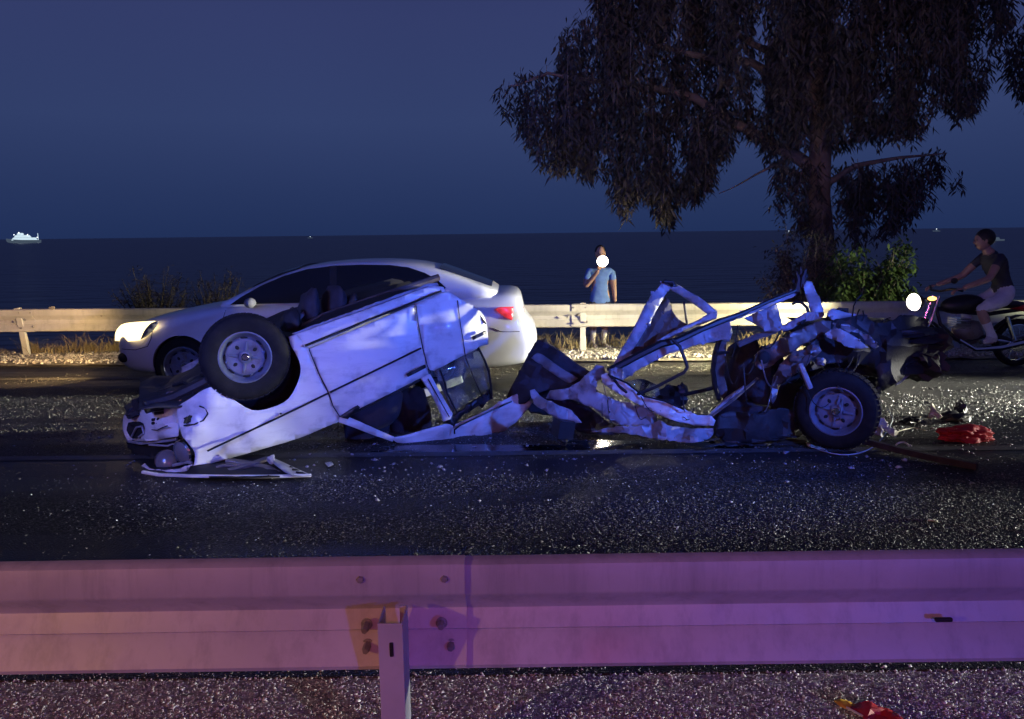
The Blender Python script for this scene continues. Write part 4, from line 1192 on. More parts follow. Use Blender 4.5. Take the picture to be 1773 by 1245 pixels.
panel('roof_strut', M_torn, car, [(918, 676), (926, 674), (936, 686), (962, 699), (990, 711), (1000, 722), (1007, 732), (984, 732), (968, 727), (950, 717), (924, 699)], [(920, 680, 6.25), (990, 715, 6.15), (1005, 731, 6.1), (955, 705, 6.08)], MY, cell=9, crump=.04, cscale=22, seed=34, thick=.004, jag=1.2)
b = MB(); q0 = P(975, 741, 6.15); b.box(q0, (.125, .16, .14), Matrix.Rotation(.15, 3, 'Y') @ Matrix.Rotation(.3, 3, 'Z')); b.ell(q0 + Vector((.0, 0, -.08)), (.05, .06, .05), wob=.5); b.build('lamp_housing', M_black, car, bevel=.015)
panel('carpet_torn', M_fabdark, car, [(938, 690), (965, 688), (990, 694), (1030, 712), (1048, 727), (1070, 737), (1112, 740), (1126, 748), (1080, 752), (1030, 752), (1000, 747), (992, 738), (960, 718)], [(940, 690, 6.45), (1120, 742, 6.35), (1030, 740, 6.25), (1010, 715, 6.5)], MY, cell=10, crump=.05, cscale=30, seed=35, thick=.02)
rf = panel('roof_fragment', M_torn, car, [(945, 690), (952, 676), (985, 672), (1004, 660), (1033, 631), (1046, 634), (1049, 648), (1034, 660), (1031, 678), (1042, 682), (1071, 695), (1095, 698), (1115, 703), (1130, 712), (1138, 724), (1126, 738), (1107, 737), (1085, 736), (1068, 734), (1047, 722), (1027, 706), (1006, 697), (989, 692), (965, 693)],
      [(948, 685, 6.40), (1036, 636, 6.25), (1035, 665, 6.12), (1071, 715, 6.08), (1130, 725, 6.05), (1000, 680, 6.2), (985, 690, 6.28), (1090, 705, 6.15)], MY, cell=9, crump=.06, cscale=34, seed=36, thick=.004, jag=1.2)
bs = panel('cant_rail', M_paint, car, [(1040, 650), (1050, 646), (1082, 662), (1100, 676), (1118, 687), (1145, 692), (1167, 700), (1190, 711), (1208, 719), (1232, 720), (1239, 728), (1236, 737), (1202, 737), (1170, 729), (1139, 718), (1115, 706), (1093, 693), (1062, 676), (1043, 663)],
      [(1045, 655, 6.12), (1118, 690, 6.05), (1236, 728, 6.0), (1170, 712, 5.98), (1170, 726, 5.92), (1090, 685, 6.02)], MY, cell=8, crump=.05, cscale=26, seed=37, thick=.004, jag=.8)
rt('rail_edge', M_gap, [(1055, 650, 6.04), (1085, 663, 6.02), (1115, 686, 5.98), (1150, 694, 5.97), (1185, 709, 5.94)], .008, parent=bs)
panel('crumpled_roof_skin', M_torn, car, [(1022, 748), (1045, 742), (1071, 738), (1100, 738), (1126, 734), (1140, 728), (1165, 738), (1200, 742), (1234, 742), (1236, 752), (1222, 762), (1202, 767), (1175, 765), (1139, 760), (1110, 755), (1085, 750), (1050, 749)],
      [(1025, 748, 6.2), (1126, 741, 6.0), (1236, 748, 5.98), (1200, 762, 5.85), (1150, 752, 5.92), (1180, 742, 6.02)], MY, cell=8, crump=.05, cscale=24, seed=38, thick=.003, jag=1.3)
for q in ([(1196, 764, 5.93), (1215, 764, 5.92), (1245, 760, 5.93)], [(1220, 773, 5.88), (1238, 770, 5.88), (1254, 769, 5.90)]):
    rt('chrome_strip', M_chrome, q, .010)
# upright torn door frame
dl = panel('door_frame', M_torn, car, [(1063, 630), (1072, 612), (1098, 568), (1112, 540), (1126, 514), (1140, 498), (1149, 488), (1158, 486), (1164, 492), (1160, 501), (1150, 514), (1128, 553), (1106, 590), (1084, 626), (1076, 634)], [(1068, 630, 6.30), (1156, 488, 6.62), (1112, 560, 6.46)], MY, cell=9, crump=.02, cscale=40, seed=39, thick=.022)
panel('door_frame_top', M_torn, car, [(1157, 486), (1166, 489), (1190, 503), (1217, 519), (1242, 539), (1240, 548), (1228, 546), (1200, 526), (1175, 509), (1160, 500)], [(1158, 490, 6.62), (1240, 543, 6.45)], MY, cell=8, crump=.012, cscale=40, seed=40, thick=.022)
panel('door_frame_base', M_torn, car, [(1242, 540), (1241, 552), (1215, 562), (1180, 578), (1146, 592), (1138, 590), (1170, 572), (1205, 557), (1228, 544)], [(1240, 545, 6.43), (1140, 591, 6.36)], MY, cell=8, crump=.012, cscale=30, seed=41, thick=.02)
panel('frame_corner', M_black, car, [(1146, 490), (1152, 484), (1166, 487), (1176, 495), (1168, 497), (1156, 492)], [(1150, 488, 6.58)], MY, cell=8, thick=.03, seed=42)
panel('torn_lining', M_fabgrey, car, [(1152, 514), (1159, 520), (1164, 538), (1176, 554), (1192, 562), (1180, 574), (1150, 587), (1128, 598), (1100, 618), (1078, 634), (1074, 622), (1098, 590), (1128, 548)],
      [(1152, 514, 6.66), (1190, 562, 6.50), (1076, 630, 6.36), (1130, 575, 6.55)], MY, cell=6, crump=.02, cscale=20, seed=43, thick=.005, fold=(1.0, .55, .022, 4.2))
rt('stay_rod', M_black, [(1184, 522, 6.52), (1187, 545, 6.5), (1190, 563, 6.46)], .009)
b = MB(); b.box(P(1094, 616, 6.32), (.035, .02, .02)); b.build('latch', M_cream, car, bevel=.004)
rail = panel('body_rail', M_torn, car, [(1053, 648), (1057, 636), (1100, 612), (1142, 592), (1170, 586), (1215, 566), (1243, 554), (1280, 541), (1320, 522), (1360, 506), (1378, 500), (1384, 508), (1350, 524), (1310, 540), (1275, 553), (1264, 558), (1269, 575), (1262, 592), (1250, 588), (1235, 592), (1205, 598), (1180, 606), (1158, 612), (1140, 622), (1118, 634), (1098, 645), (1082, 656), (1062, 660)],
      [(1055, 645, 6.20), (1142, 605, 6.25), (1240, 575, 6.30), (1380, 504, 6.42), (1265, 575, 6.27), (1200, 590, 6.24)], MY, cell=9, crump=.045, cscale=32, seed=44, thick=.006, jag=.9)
rt('rail_seal', M_black, [(1053, 643, 6.15), (1100, 618, 6.17), (1145, 595, 6.18), (1172, 590, 6.2), (1215, 570, 6.22), (1245, 557, 6.24), (1285, 543, 6.28), (1330, 522, 6.34), (1378, 503, 6.38)], [.03, .028, .030, .026, .022, .026, .018, .016, .014], 7)
rt('window_loop', M_black, [(1164, 588, 6.12), (1177, 600, 6.10), (1187, 625, 6.08), (1190, 636, 6.08), (1184, 645, 6.08), (1140, 668, 6.06), (1106, 682, 6.04), (1090, 684, 6.04), (1072, 668, 6.06), (1054, 647, 6.1)], .013, 8)
panel('knuckle', M_torn, car, [(1053, 642), (1066, 636), (1078, 640), (1082, 650), (1076, 660), (1062, 658)], [(1066, 648, 6.08)], MY, cell=7, crump=.05, cscale=10, seed=45, thick=.02)
panel('glass_fragment', M_glass, car, [(1082, 662), (1112, 656), (1140, 668), (1143, 684), (1122, 690), (1098, 680)], [(1082, 662, 6.8), (1143, 684, 6.6)], MY, cell=12, thick=.005)
b = MB(); b.ell(P(1163, 688, 6.75), (.13, .12, .10), wob=.6, seed=3); b.ell(P(1180, 680, 6.7), (.05, .05, .08), wob=.5, seed=5); b.build('torn_trim_bundle', M_black, car, smooth=True)
rt('stay_rod', M_black, [(1182, 684, 6.65), (1210, 678, 6.6), (1242, 670, 6.55)], .017)
# rear seat squab standing on edge
panel('seat_trim', M_fabgrey, car, [(1244, 590), (1258, 592), (1256, 625), (1254, 650), (1260, 676), (1252, 690), (1243, 676), (1237, 650), (1238, 620)], [(1250, 592, 6.42), (1250, 688, 6.5)], MY, cell=10, crump=.02, seed=46, thick=.03)
rt('seat_frame', M_black, [(1246, 586, 6.38), (1238, 612, 6.4), (1234, 640, 6.42), (1238, 668, 6.44), (1245, 692, 6.46)], .020)
rt('seat_frame', M_black, [(1240, 611, 6.36), (1262, 610, 6.38)], .012)
b = MB(); b.ell(P(1284, 648, 6.72), (.16, .18, .30), wob=.3, seed=7, R=Matrix.Rotation(.15, 3, 'Y')); b.build('seat_squab', M_fabdark, car, smooth=True)
b = MB(); b.ell(P(1322, 660, 6.65), (.20, .22, .26), wob=.5, seed=8); b.ell(P(1300, 715, 6.6), (.30, .22, .14), wob=.5, seed=9); b.build('boot_lining', M_fabdark, car, smooth=True)
rt('long_rod', M_primer, [(1232, 720, 6.15), (1270, 692, 6.2), (1312, 655, 6.3)], .012)
rt('long_rod', M_torn, [(1225, 724, 6.3), (1260, 690, 6.4), (1290, 670, 6.4)], .018)
rt('belt_bar', M_primer, [(1278, 597, 6.3), (1305, 585, 6.3), (1340, 573, 6.3)], .026)
# rear pillar and shelf
panel('rear_pillar', M_torn, car, [(1391, 492), (1398, 486), (1406, 488), (1413, 505), (1420, 518), (1425, 535), (1427, 546), (1412, 548), (1404, 542), (1400, 524), (1394, 508)], [(1400, 490, 6.35), (1420, 542, 6.2)], MY, cell=7, crump=.02, cscale=22, seed=47, thick=.012)
for q in ([(1380, 505, 6.4), (1384, 485, 6.4), (1379, 470, 6.4)], [(1390, 496, 6.38), (1391, 480, 6.38), (1396, 466, 6.38)], [(1386, 500, 6.4), (1388, 478, 6.42), (1386, 462, 6.4)]):
    rt('torn_spike', M_under, q, [.03, .022, .006])
panel('torn_bracket', M_under, car, [(1374, 490), (1380, 476), (1392, 474), (1396, 486), (1394, 500), (1384, 512), (1378, 508)], 6.41, MY, cell=7, crump=.05, cscale=10, seed=48, thick=.03)
panel('shelf_cloth', M_torn, car, [(1288, 551), (1312, 540), (1345, 526), (1350, 545), (1356, 568), (1345, 575), (1330, 574), (1308, 562)], [(1290, 551, 6.35), (1345, 528, 6.35), (1350, 570, 6.2)], MY, cell=7, crump=.04, cscale=16, seed=49, thick=.006, fold=(1, -.3, .02, 4.0))
panel('quarter_edge', M_torn, car, [(1350, 566), (1372, 555), (1398, 541), (1427, 541), (1420, 552), (1390, 558), (1370, 570), (1356, 574)], [(1350, 568, 6.2), (1425, 545, 6.12)], MY, cell=8, crump=.03, cscale=18, seed=50, thick=.012)
rt('hook', M_black, [(1372, 527, 6.25), (1378, 523, 6.25), (1388, 524, 6.23), (1397, 532, 6.2), (1400, 542, 6.18), (1396, 552, 6.16), (1386, 560, 6.15)], .012)
# inner quarter metal round the rear arch
panel('inner_quarter', M_primer, car, [(1306, 616), (1320, 604), (1345, 590), (1380, 572), (1418, 556), (1440, 556), (1438, 572), (1410, 586), (1388, 598), (1372, 612), (1350, 622), (1332, 636), (1318, 640), (1308, 632)],
      [(1310, 625, 6.15), (1440, 562, 6.05), (1372, 600, 5.98), (1345, 600, 6.1)], MY, cell=8, crump=.05, cscale=26, seed=51, thick=.008, jag=.7)
b = MB(); b.ell(P(1323, 619, 6.08), (.045, .02, .05)); b.build('quarter_hole', M_gap, car, smooth=True)
panel('arch_inner', M_primer, car, [(1334, 680), (1338, 655), (1350, 632), (1366, 616), (1385, 606), (1402, 604), (1410, 618), (1396, 634), (1384, 644), (1365, 654), (1350, 668), (1344, 690), (1338, 700)],
      [(1340, 680, 6.15), (1400, 612, 5.95), (1375, 635, 6.0)], MY, cell=8, crump=.04, cscale=22, seed=52, thick=.008, jag=.6)
panel('arch_lip', M_torn, car, [(1428, 578), (1440, 570), (1456, 570), (1480, 583), (1505, 602), (1490, 604), (1470, 601), (1450, 590), (1436, 586)], [(1430, 578, 5.98), (1505, 602, 5.95), (1460, 578, 5.90)], MY, cell=8, crump=.03, cscale=20, seed=53, thick=.008, jag=.6)
panel('arch_lip', M_primer, car, [(1440, 560), (1470, 562), (1505, 580), (1522, 600), (1514, 604), (1490, 590), (1462, 574), (1442, 572)], [(1440, 564, 6.1), (1520, 602, 6.05)], MY, cell=8, crump=.04, cscale=16, seed=54, thick=.008, jag=.8)
rt('damper', M_torn, [(1385, 630, 5.95), (1394, 650, 5.92), (1403, 672, 5.92)], .022, 8)
for x, y, r in ((1379, 618, .05), (1420, 626, .04), (1410, 606, .05)):
    b = MB(); b.ell(P(x, y, 5.95), (r, r, r * .8), wob=.5, seed=x); b.build('damper_mount', M_primer, car, smooth=True)
# crushed boot: skin, top and closed rear
bt = panel('crushed_boot_side', M_under, car, [(1430, 550), (1437, 538), (1452, 534), (1470, 541), (1484, 546), (1500, 548), (1516, 560), (1540, 557), (1558, 548), (1575, 546), (1606, 552), (1608, 578), (1606, 603), (1592, 631), (1568, 649), (1553, 664), (1530, 676), (1518, 694), (1512, 690), (1520, 660), (1516, 640), (1500, 633), (1470, 628), (1440, 628), (1412, 640), (1400, 645), (1380, 628), (1392, 604), (1420, 580)],
      [(1430, 550, 6.10), (1500, 560, 6.2), (1606, 560, 6.55), (1592, 631, 6.45), (1520, 690, 6.3), (1516, 640, 6.15), (1440, 628, 6.12), (1400, 620, 6.05), (1480, 600, 5.98), (1550, 600, 6.12)], MY, cell=10, crump=.10, cscale=38, seed=55, thick=.012, jag=1.6)
M_boot = M_under
crumple('crushed_boot_floor', P(1500, 608, 6.85), (.52, .52, .16), 3, M_under)
crumple('crushed_tail_panel', P(1562, 605, 6.75), (.20, .42, .22), 5, M_under)
crumple('crushed_boot_lid', P(1490, 572, 6.75), (.50, .55, .07), 8, M_boot)
crumple('fuel_tank', P(1370, 690, 6.85), (.28, .38, .15), 9, M_under)
crumple('rear_floor', P(1300, 745, 6.5), (.40, .45, .06), 12, M_under)
panel('tail_panel_skin', M_torn, car, [(1560, 655), (1574, 640), (1596, 620), (1607, 604), (1604, 618), (1590, 636), (1572, 652), (1560, 664), (1550, 668)], [(1555, 664, 6.42), (1605, 606, 6.45)], MY, cell=7, crump=.03, cscale=12, seed=60, thick=.008, jag=.8)
panel('tail_panel_skin', M_torn, car, [(1516, 592), (1540, 576), (1566, 580), (1578, 600), (1560, 620), (1530, 622), (1516, 610)], [(1516, 600, 6.02), (1575, 600, 6.1)], MY, cell=8, crump=.05, cscale=18, seed=61, thick=.008, jag=.8) if False else None
panel('torn_flap', M_torn, car, [(1432, 545), (1436, 537), (1446, 534), (1462, 540), (1486, 545), (1470, 549), (1452, 552), (1440, 552)], [(1434, 545, 6.02), (1486, 546, 6.1)], MY, cell=7, crump=.04, cscale=14, seed=62, thick=.008)
for q in ([(1492, 556, 6.1), (1496, 548, 6.1), (1494, 538, 6.08)], [(1476, 548, 6.1), (1478, 530, 6.1), (1484, 518, 6.1), (1492, 510, 6.1)], [(1482, 552, 6.1), (1486, 540, 6.1), (1488, 536, 6.08)], [(1524, 560, 6.2), (1534, 552, 6.2), (1542, 550, 6.18)]):
    rt('torn_wire', M_gap, q, .005)
rw_ = random.Random(17)
for i in range(16):                          # wiring loom and trim torn loose
    x0, y0 = rw_.uniform(1250, 1500), rw_.uniform(560, 660)
    x1, y1 = x0 + rw_.uniform(-60, 60), y0 + rw_.uniform(10, 70)
    Yw = rw_.uniform(5.9, 6.05)
    sag = rw_.uniform(8, 30)
    rt('loose_wire', [M_black, M_gap, M_primer, M_under][i % 4], [(x0 + (x1 - x0) * t, y0 + (y1 - y0) * t + sag * 4 * t * (1 - t), Yw + .06 * math.sin(5 * t + i)) for t in [k / 8 for k in range(9)]], rw_.uniform(.003, .006), 5)
for i in range(7):
    x0, y0 = rw_.uniform(950, 1210), rw_.uniform(665, 720)
    x1, y1 = x0 + rw_.uniform(-35, 35), y0 + rw_.uniform(15, 40)
    rt('loose_wire', [M_black, M_gap, M_primer][i % 3], [(x0 + (x1 - x0) * t, y0 + (y1 - y0) * t + 10 * math.sin(4 * t), 5.97 + .05 * math.sin(5 * t + i)) for t in [k / 7 for k in range(8)]], rw_.uniform(.003, .005), 5)
panel('underbody_flap', M_under, car, [(1240, 722), (1262, 712), (1300, 716), (1350, 706), (1384, 714), (1384, 745), (1360, 760), (1320, 766), (1262, 768), (1240, 756)], [(1240, 740, 6.05), (1384, 740, 6.1), (1310, 740, 6.0)], MY, cell=10, crump=.07, cscale=28, seed=63, thick=.01, jag=1.0)
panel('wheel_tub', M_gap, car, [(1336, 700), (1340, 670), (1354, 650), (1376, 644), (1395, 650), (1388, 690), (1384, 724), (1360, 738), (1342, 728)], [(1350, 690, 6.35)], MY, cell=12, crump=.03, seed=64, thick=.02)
# rear wheel on the ground
rwc = P(1449, 708.5, 5.97)
axr = (CAM - rwc); axr.z = 0; axr.normalize(); axr = (axr + Vector((-.10, 0, -.03))).normalized()
full_wheel(car, rwc, axr, 0.300, 0.17, 0.176, 5)
b = MB(); b.tube([rwc - axr * .08, rwc - axr * .5 + Vector((0, 0, .03)), rwc - axr * 1.3 + Vector((-.1, 0, .0))], [.05, .04, .05], 8); b.build('rear_axle', M_under, car, smooth=True)
full_wheel(car, rwc - axr * 1.38 + Vector((-.10, 0, -.02)), -axr, 0.300, 0.17, 0.176, 6)
# ================================================================== THE PASSING WHITE SALOON
YS = 9.60                                   # car centre line
sx0 = P(198, 620, 8.75).x
sz0 = gz(9.5)
sed = thing('white_saloon_car', 'passing white saloon car with lit headlight, driving left behind the wreck', 'car', (sx0 + 2.2, YS, sz0))
def S(x, y, z): return Vector((sx0 - 0.10 + x * 1.055, YS + y, sz0 + z))
ST = [  # x, zbottom, zlow, zshoulder, ztop, wbottom, wlow, wmid, wshoulder, wtop
    (0.00, .34, .42, .56, .60, .42, .50, .52, .50, .40),
    (0.06, .24, .36, .62, .68, .58, .66, .69, .66, .50),
    (0.22, .20, .34, .70, .775, .70, .78, .80, .76, .58),
    (0.50, .19, .32, .78, .855, .76, .84, .855, .81, .62),
    (0.90, .19, .32, .86, .935, .78, .86, .870, .83, .66),
    (1.20, .19, .32, .91, .985, .78, .86, .875, .84, .70),
    (1.80, .19, .32, .93, .970, .78, .86, .880, .85, .76),
    (2.60, .19, .32, .95, .985, .78, .86, .880, .85, .76),
    (3.30, .19, .32, .97, 1.01, .78, .86, .875, .85, .74),
    (3.80, .20, .33, .99, 1.06, .77, .85, .870, .83, .68),
    (4.12, .22, .35, 1.0, 1.085, .75, .84, .855, .80, .66),
    (4.27, .24, .37, .98, 1.075, .73, .82, .835, .775, .64),
    (4.335, .25, .38, .90, 1.03, .71, .81, .82, .755, .60),
    (4.36, .26, .39, .74, .82, .70, .80, .81, .76, .58),
    (4.43, .29, .41, .66, .72, .66, .77, .785, .74, .58),
    (4.50, .36, .45, .60, .64, .54, .66, .68, .64, .50)]
rings = []
for x, zb, zl, zs, zt, wb, wl, wm, wsd, wt in ST:
    zm = (zl + zs) * .5 + .02
    h = [(wb, zb), (wl, zl), (wm, zm), (wsd, zs), (wt, zt)]
    rings.append([S(x, 0, zb)] + [S(x, w, z) for w, z in h] + [S(x, 0, zt + .025)] + [S(x, -w, z) for w, z in reversed(h)])
b = MB(); b.loft(rings, True)
def boolean_cut(o, cutters):
    o_mesh = None
    for c in cutters:
        m = o.modifiers.new('cut', 'BOOLEAN'); m.operation = 'DIFFERENCE'; m.object = c; m.solver = 'EXACT'
    bpy.context.view_layer.update()
    dg = bpy.context.evaluated_depsgraph_get()
    me = bpy.data.meshes.new_from_object(o.evaluated_get(dg))
    o.modifiers.clear()
    o.data = me
    for c in cutters:
        bpy.data.objects.remove(c, do_unlink=True)
    return o
body = b.build('body', M_white, sed, smooth='full', sub=2, clean=True)
cut = []
WX = (0.80, 3.42)
for wx in WX:
    for s in (-1, 1):
        c = MB(); c.lathe([(.345, -.2), (.345, .2)], frame(S(wx, s * .80, .315), (0, s, 0)), 32, cap=True)
        cut.append(c.build('cutter', M_gap, None, clean=True))
boolean_cut(body, cut)
body.data.polygons.foreach_set('use_smooth', [True] * len(body.data.polygons))
body.data.set_sharp_from_angle(angle=math.radians(35))
for wx in WX:                                # arch liners and wheels
    for s in (-1, 1):
        c = MB(); c.lathe([(.344, 0.0), (.335, -.19), (.001, -.2)], frame(S(wx, s * .79, .315), (0, s, 0)), 24); c.build('arch_liner', M_gap, sed, smooth=True)
        full_wheel(sed, S(wx, s * .75, .315), (0, s, 0), .315, .19, .205, int(wx * 10), 10)
bpy.context.view_layer.update()
def onbody(x, z, out=.002, s=-1):
    ok, p, nr_, _ = body.ray_cast(S(x, s * 2.0, z), Vector((0, -s, 0)))
    return (p + Vector((0, s * out, 0))) if ok else S(x, s * .86, z)
for pts in ([(1.26, .92), (1.24, .80), (1.22, .60), (1.20, .42), (1.19, .30)], [(2.38, .94), (2.37, .70), (2.36, .45), (2.36, .28)], [(3.36, .96), (3.34, .82), (3.22, .70), (3.08, .55), (2.98, .40), (2.94, .28)], [(1.19, .285), (1.6, .275), (2.4, .275), (2.94, .285)],
            [(.46, .80), (.50, .74), (.48, .62), (.44, .54), (.30, .50), (.12, .50)], [(4.02, .70), (4.10, .66), (4.2, .655), (4.3, .655)]):
    for s_ in (-1, 1):
        f_ = []
        for i in range(len(pts) - 1):
            for k in range(4):
                t = k / 4; f_.append(onbody(pts[i][0] * (1 - t) + pts[i + 1][0] * t, pts[i][1] * (1 - t) + pts[i + 1][1] * t, .0005, s_))
        f_.append(onbody(*pts[-1], .0005, s_))
        b = MB(); b.tube(f_, .004, 5); b.build('panel_gap', M_gap, sed, smooth=True)
# cabin
GH = [(1.12, .975, .97, .66), (1.30, 1.075, .97, .70), (1.50, 1.185, .965, .71), (1.85, 1.35, .96, .70), (2.15, 1.425, .96, .68), (2.65, 1.455, .97, .67), (3.10, 1.44, .98, .66), (3.40, 1.385, .99, .65), (3.65, 1.29, 1.0, .64), (3.90, 1.19, 1.02, .63), (4.12, 1.105, 1.04, .62)]
def gh(x):
    for i in range(len(GH) - 1):
        a, c = GH[i], GH[i + 1]
        if a[0] <= x <= c[0] or i == len(GH) - 2 or x < GH[0][0]:
            if x > c[0] and i < len(GH) - 2: continue
            t = (x - a[0]) / (c[0] - a[0]); return [a[k] + (c[k] - a[k]) * t for k in range(4)]
def side_w(x, z):
    _, zt, zb, w = gh(x)
    t = max(0, min(1.15, (z - .95) / .46))
    return .815 - .185 * t ** 1.15 + .0
rings = []
for x, zt, zb, w in GH:
    ze = max(zb + .005, zt - .055)
    zm = (zb + ze) / 2
    R_ = [(side_w(x, zb - .05), zb - .05), (side_w(x, zm), zm), (side_w(x, ze), ze), (side_w(x, ze) - .10, max(zb + .01, zt - .015))]
    rings.append([S(x, 0, zb - .05)] + [S(x, w_, z) for w_, z in R_] + [S(x, 0, zt)] + [S(x, -w_, z) for w_, z in reversed(R_)])
b = MB(); b.loft(rings, True); cabin = b.build('cabin', M_white, sed, smooth='full', sub=1, clean=True)
def win(name, pts, s, out=.012, m=M_tint):
    """side glazing: outline in car x,z laid on the cabin flank"""
    bm = bmesh.new()
    bm.faces.new([bm.verts.new((x, 0, z)) for x, z in pts])
    for k in range(12, 45):
        bmesh.ops.bisect_plane(bm, geom=bm.verts[:] + bm.edges[:] + bm.faces[:], plane_co=(k * .1, 0, 0), plane_no=(1, 0, 0), dist=1e-4)
    for k in range(5):
        bmesh.ops.bisect_plane(bm, geom=bm.verts[:] + bm.edges[:] + bm.faces[:], plane_co=(0, 0, 1.0 + k * .09), plane_no=(0, 0, 1), dist=1e-4)
    for v in bm.verts:
        v.co = S(v.co.x, s * (side_w(v.co.x, v.co.z) + out), v.co.z)
    bmesh.ops.recalc_face_normals(bm, faces=bm.faces)
    me = bpy.data.meshes.new(name); bm.to_mesh(me); bm.free(); me.materials.append(m)
    me.polygons.foreach_set('use_smooth', [True] * len(me.polygons))
    o = bpy.data.objects.new(name, me); link(o, sed)
    return o
for s in (-1, 1):
    win('front_window', [(1.32, .985), (1.42, 1.06), (1.62, 1.18), (1.86, 1.285), (2.10, 1.355), (2.33, 1.382), (2.35, 1.0)], s)
    win('rear_window', [(2.42, 1.0), (2.40, 1.388), (2.65, 1.395), (2.95, 1.388), (3.15, 1.36), (3.32, 1.30), (3.46, 1.22), (3.54, 1.14), (3.50, 1.04)], s)
# windscreen and rear screen
def screen(name, xs, inset):
    b = MB(); R_ = []
    for x in xs:
        zt = gh(x)[1]; w = gh(x)[3] - inset
        R_.append([S(x - (.012 if name == 'windscreen' else -.012), -w + 2 * w * k / 8, zt + .010 - .03 * abs(k / 4 - 1) ** 2) for k in range(9)])
    b.loft(R_, False, closed=False)
    return b.build(name, M_tint, sed, smooth='full')
screen('windscreen', [1.22, 1.4, 1.6, 1.8, 2.0], .10)
screen('rear_screen', [3.45, 3.6, 3.8, 4.0], .10)
for s in (-1, 1):
    b = MB(); b.ell(S(1.56, s * .93, 1.01), (.06, .09, .055), nu=14, nv=9); o = b.build('door_mirror', M_fabmid, sed, smooth=True)
    b = MB(); b.tube([S(1.52, s * .82, .97), S(1.55, s * .92, .99)], .022, 6); b.build('mirror_stalk', M_black, o)
    if s > 0:
        b = MB(); b.ell(S(.235, s * .725, .700), (.225, .075, .088), Matrix.Rotation(-.30, 3, 'Y') @ Matrix.Rotation(s * .62, 3, 'Z'), 20, 12); b.build('headlamp', M_lit_warm, sed, smooth=True)
    b = MB(); b.ell(S(.12, s * .70, .40), (.075, .05, .055), Matrix.Rotation(s * .7, 3, 'Z'), 14, 8); b.build('fog_lamp', M_gap, sed, smooth=True)
    for xx in (2.20, 3.18):
        b = MB(); b.bar([S(xx - .09, s * .885, .865), S(xx - .06, s * .905, .868), S(xx + .06, s * .905, .872), S(xx + .09, s * .885, .872)], .02, .024); b.build('door_handle', M_white, sed, bevel=.005)
hp = panel('headlamp', M_lit_warm, sed, [(199, 590), (200, 576), (206, 566), (216, 560), (244, 557), (272, 557), (268, 566), (256, 578), (240, 587), (222, 591)],
      [(199, 585, 9.05), (216, 562, 8.92), (272, 557, 8.745), (240, 587, 8.745), (225, 575, 8.80)], MY, cell=8, thick=.04)
panel('indicator_lens', M_lens, hp, [(262, 559), (273, 556), (269, 566), (256, 580), (243, 588), (250, 572)], [(272, 557, 8.735), (243, 588, 8.735)], MY, cell=8, thick=.03)
panel('tail_lamp', M_lit_red, sed, [(858, 536), (868, 532), (890, 531), (906, 530), (909, 540), (905, 552), (894, 557), (880, 552), (866, 543)], [(858, 536, 8.74), (880, 545, 8.76), (907, 540, 8.95)], MY, cell=8, thick=.03)
for s in (-1, 1):
    win('pillar_trim', [(2.345, .99), (2.325, 1.384), (2.405, 1.39), (2.425, .99)], s, out=.010, m=M_black)
b = MB(); b.box(S(.03, 0, .36), (.06, .95, .10)); b.build('lower_grille', M_gap, sed, bevel=.02)
b = MB(); b.bar([S(.06, -.5, .60), S(.02, -.25, .60), S(.015, 0, .60), S(.02, .25, .60), S(.06, .5, .60)], .05, .07); b.build('grille', M_gap, sed, bevel=.01)
lp = S(-.06, -.55, .66)
lamp('saloon_headlight_beam', 'SPOT', lp, 900, (1.0, .62, .24), lp + Vector((-3.0, 1.9, -.12)), size=.07, spot=72, blend=.6)

lamp('saloon_headlight_spill', 'SPOT', lp + Vector((0, -.15, 0)), 420, (.95, 1.0, .62), lp + Vector((-3.0, -1.6, -.55)), size=.07, spot=50, blend=.9)

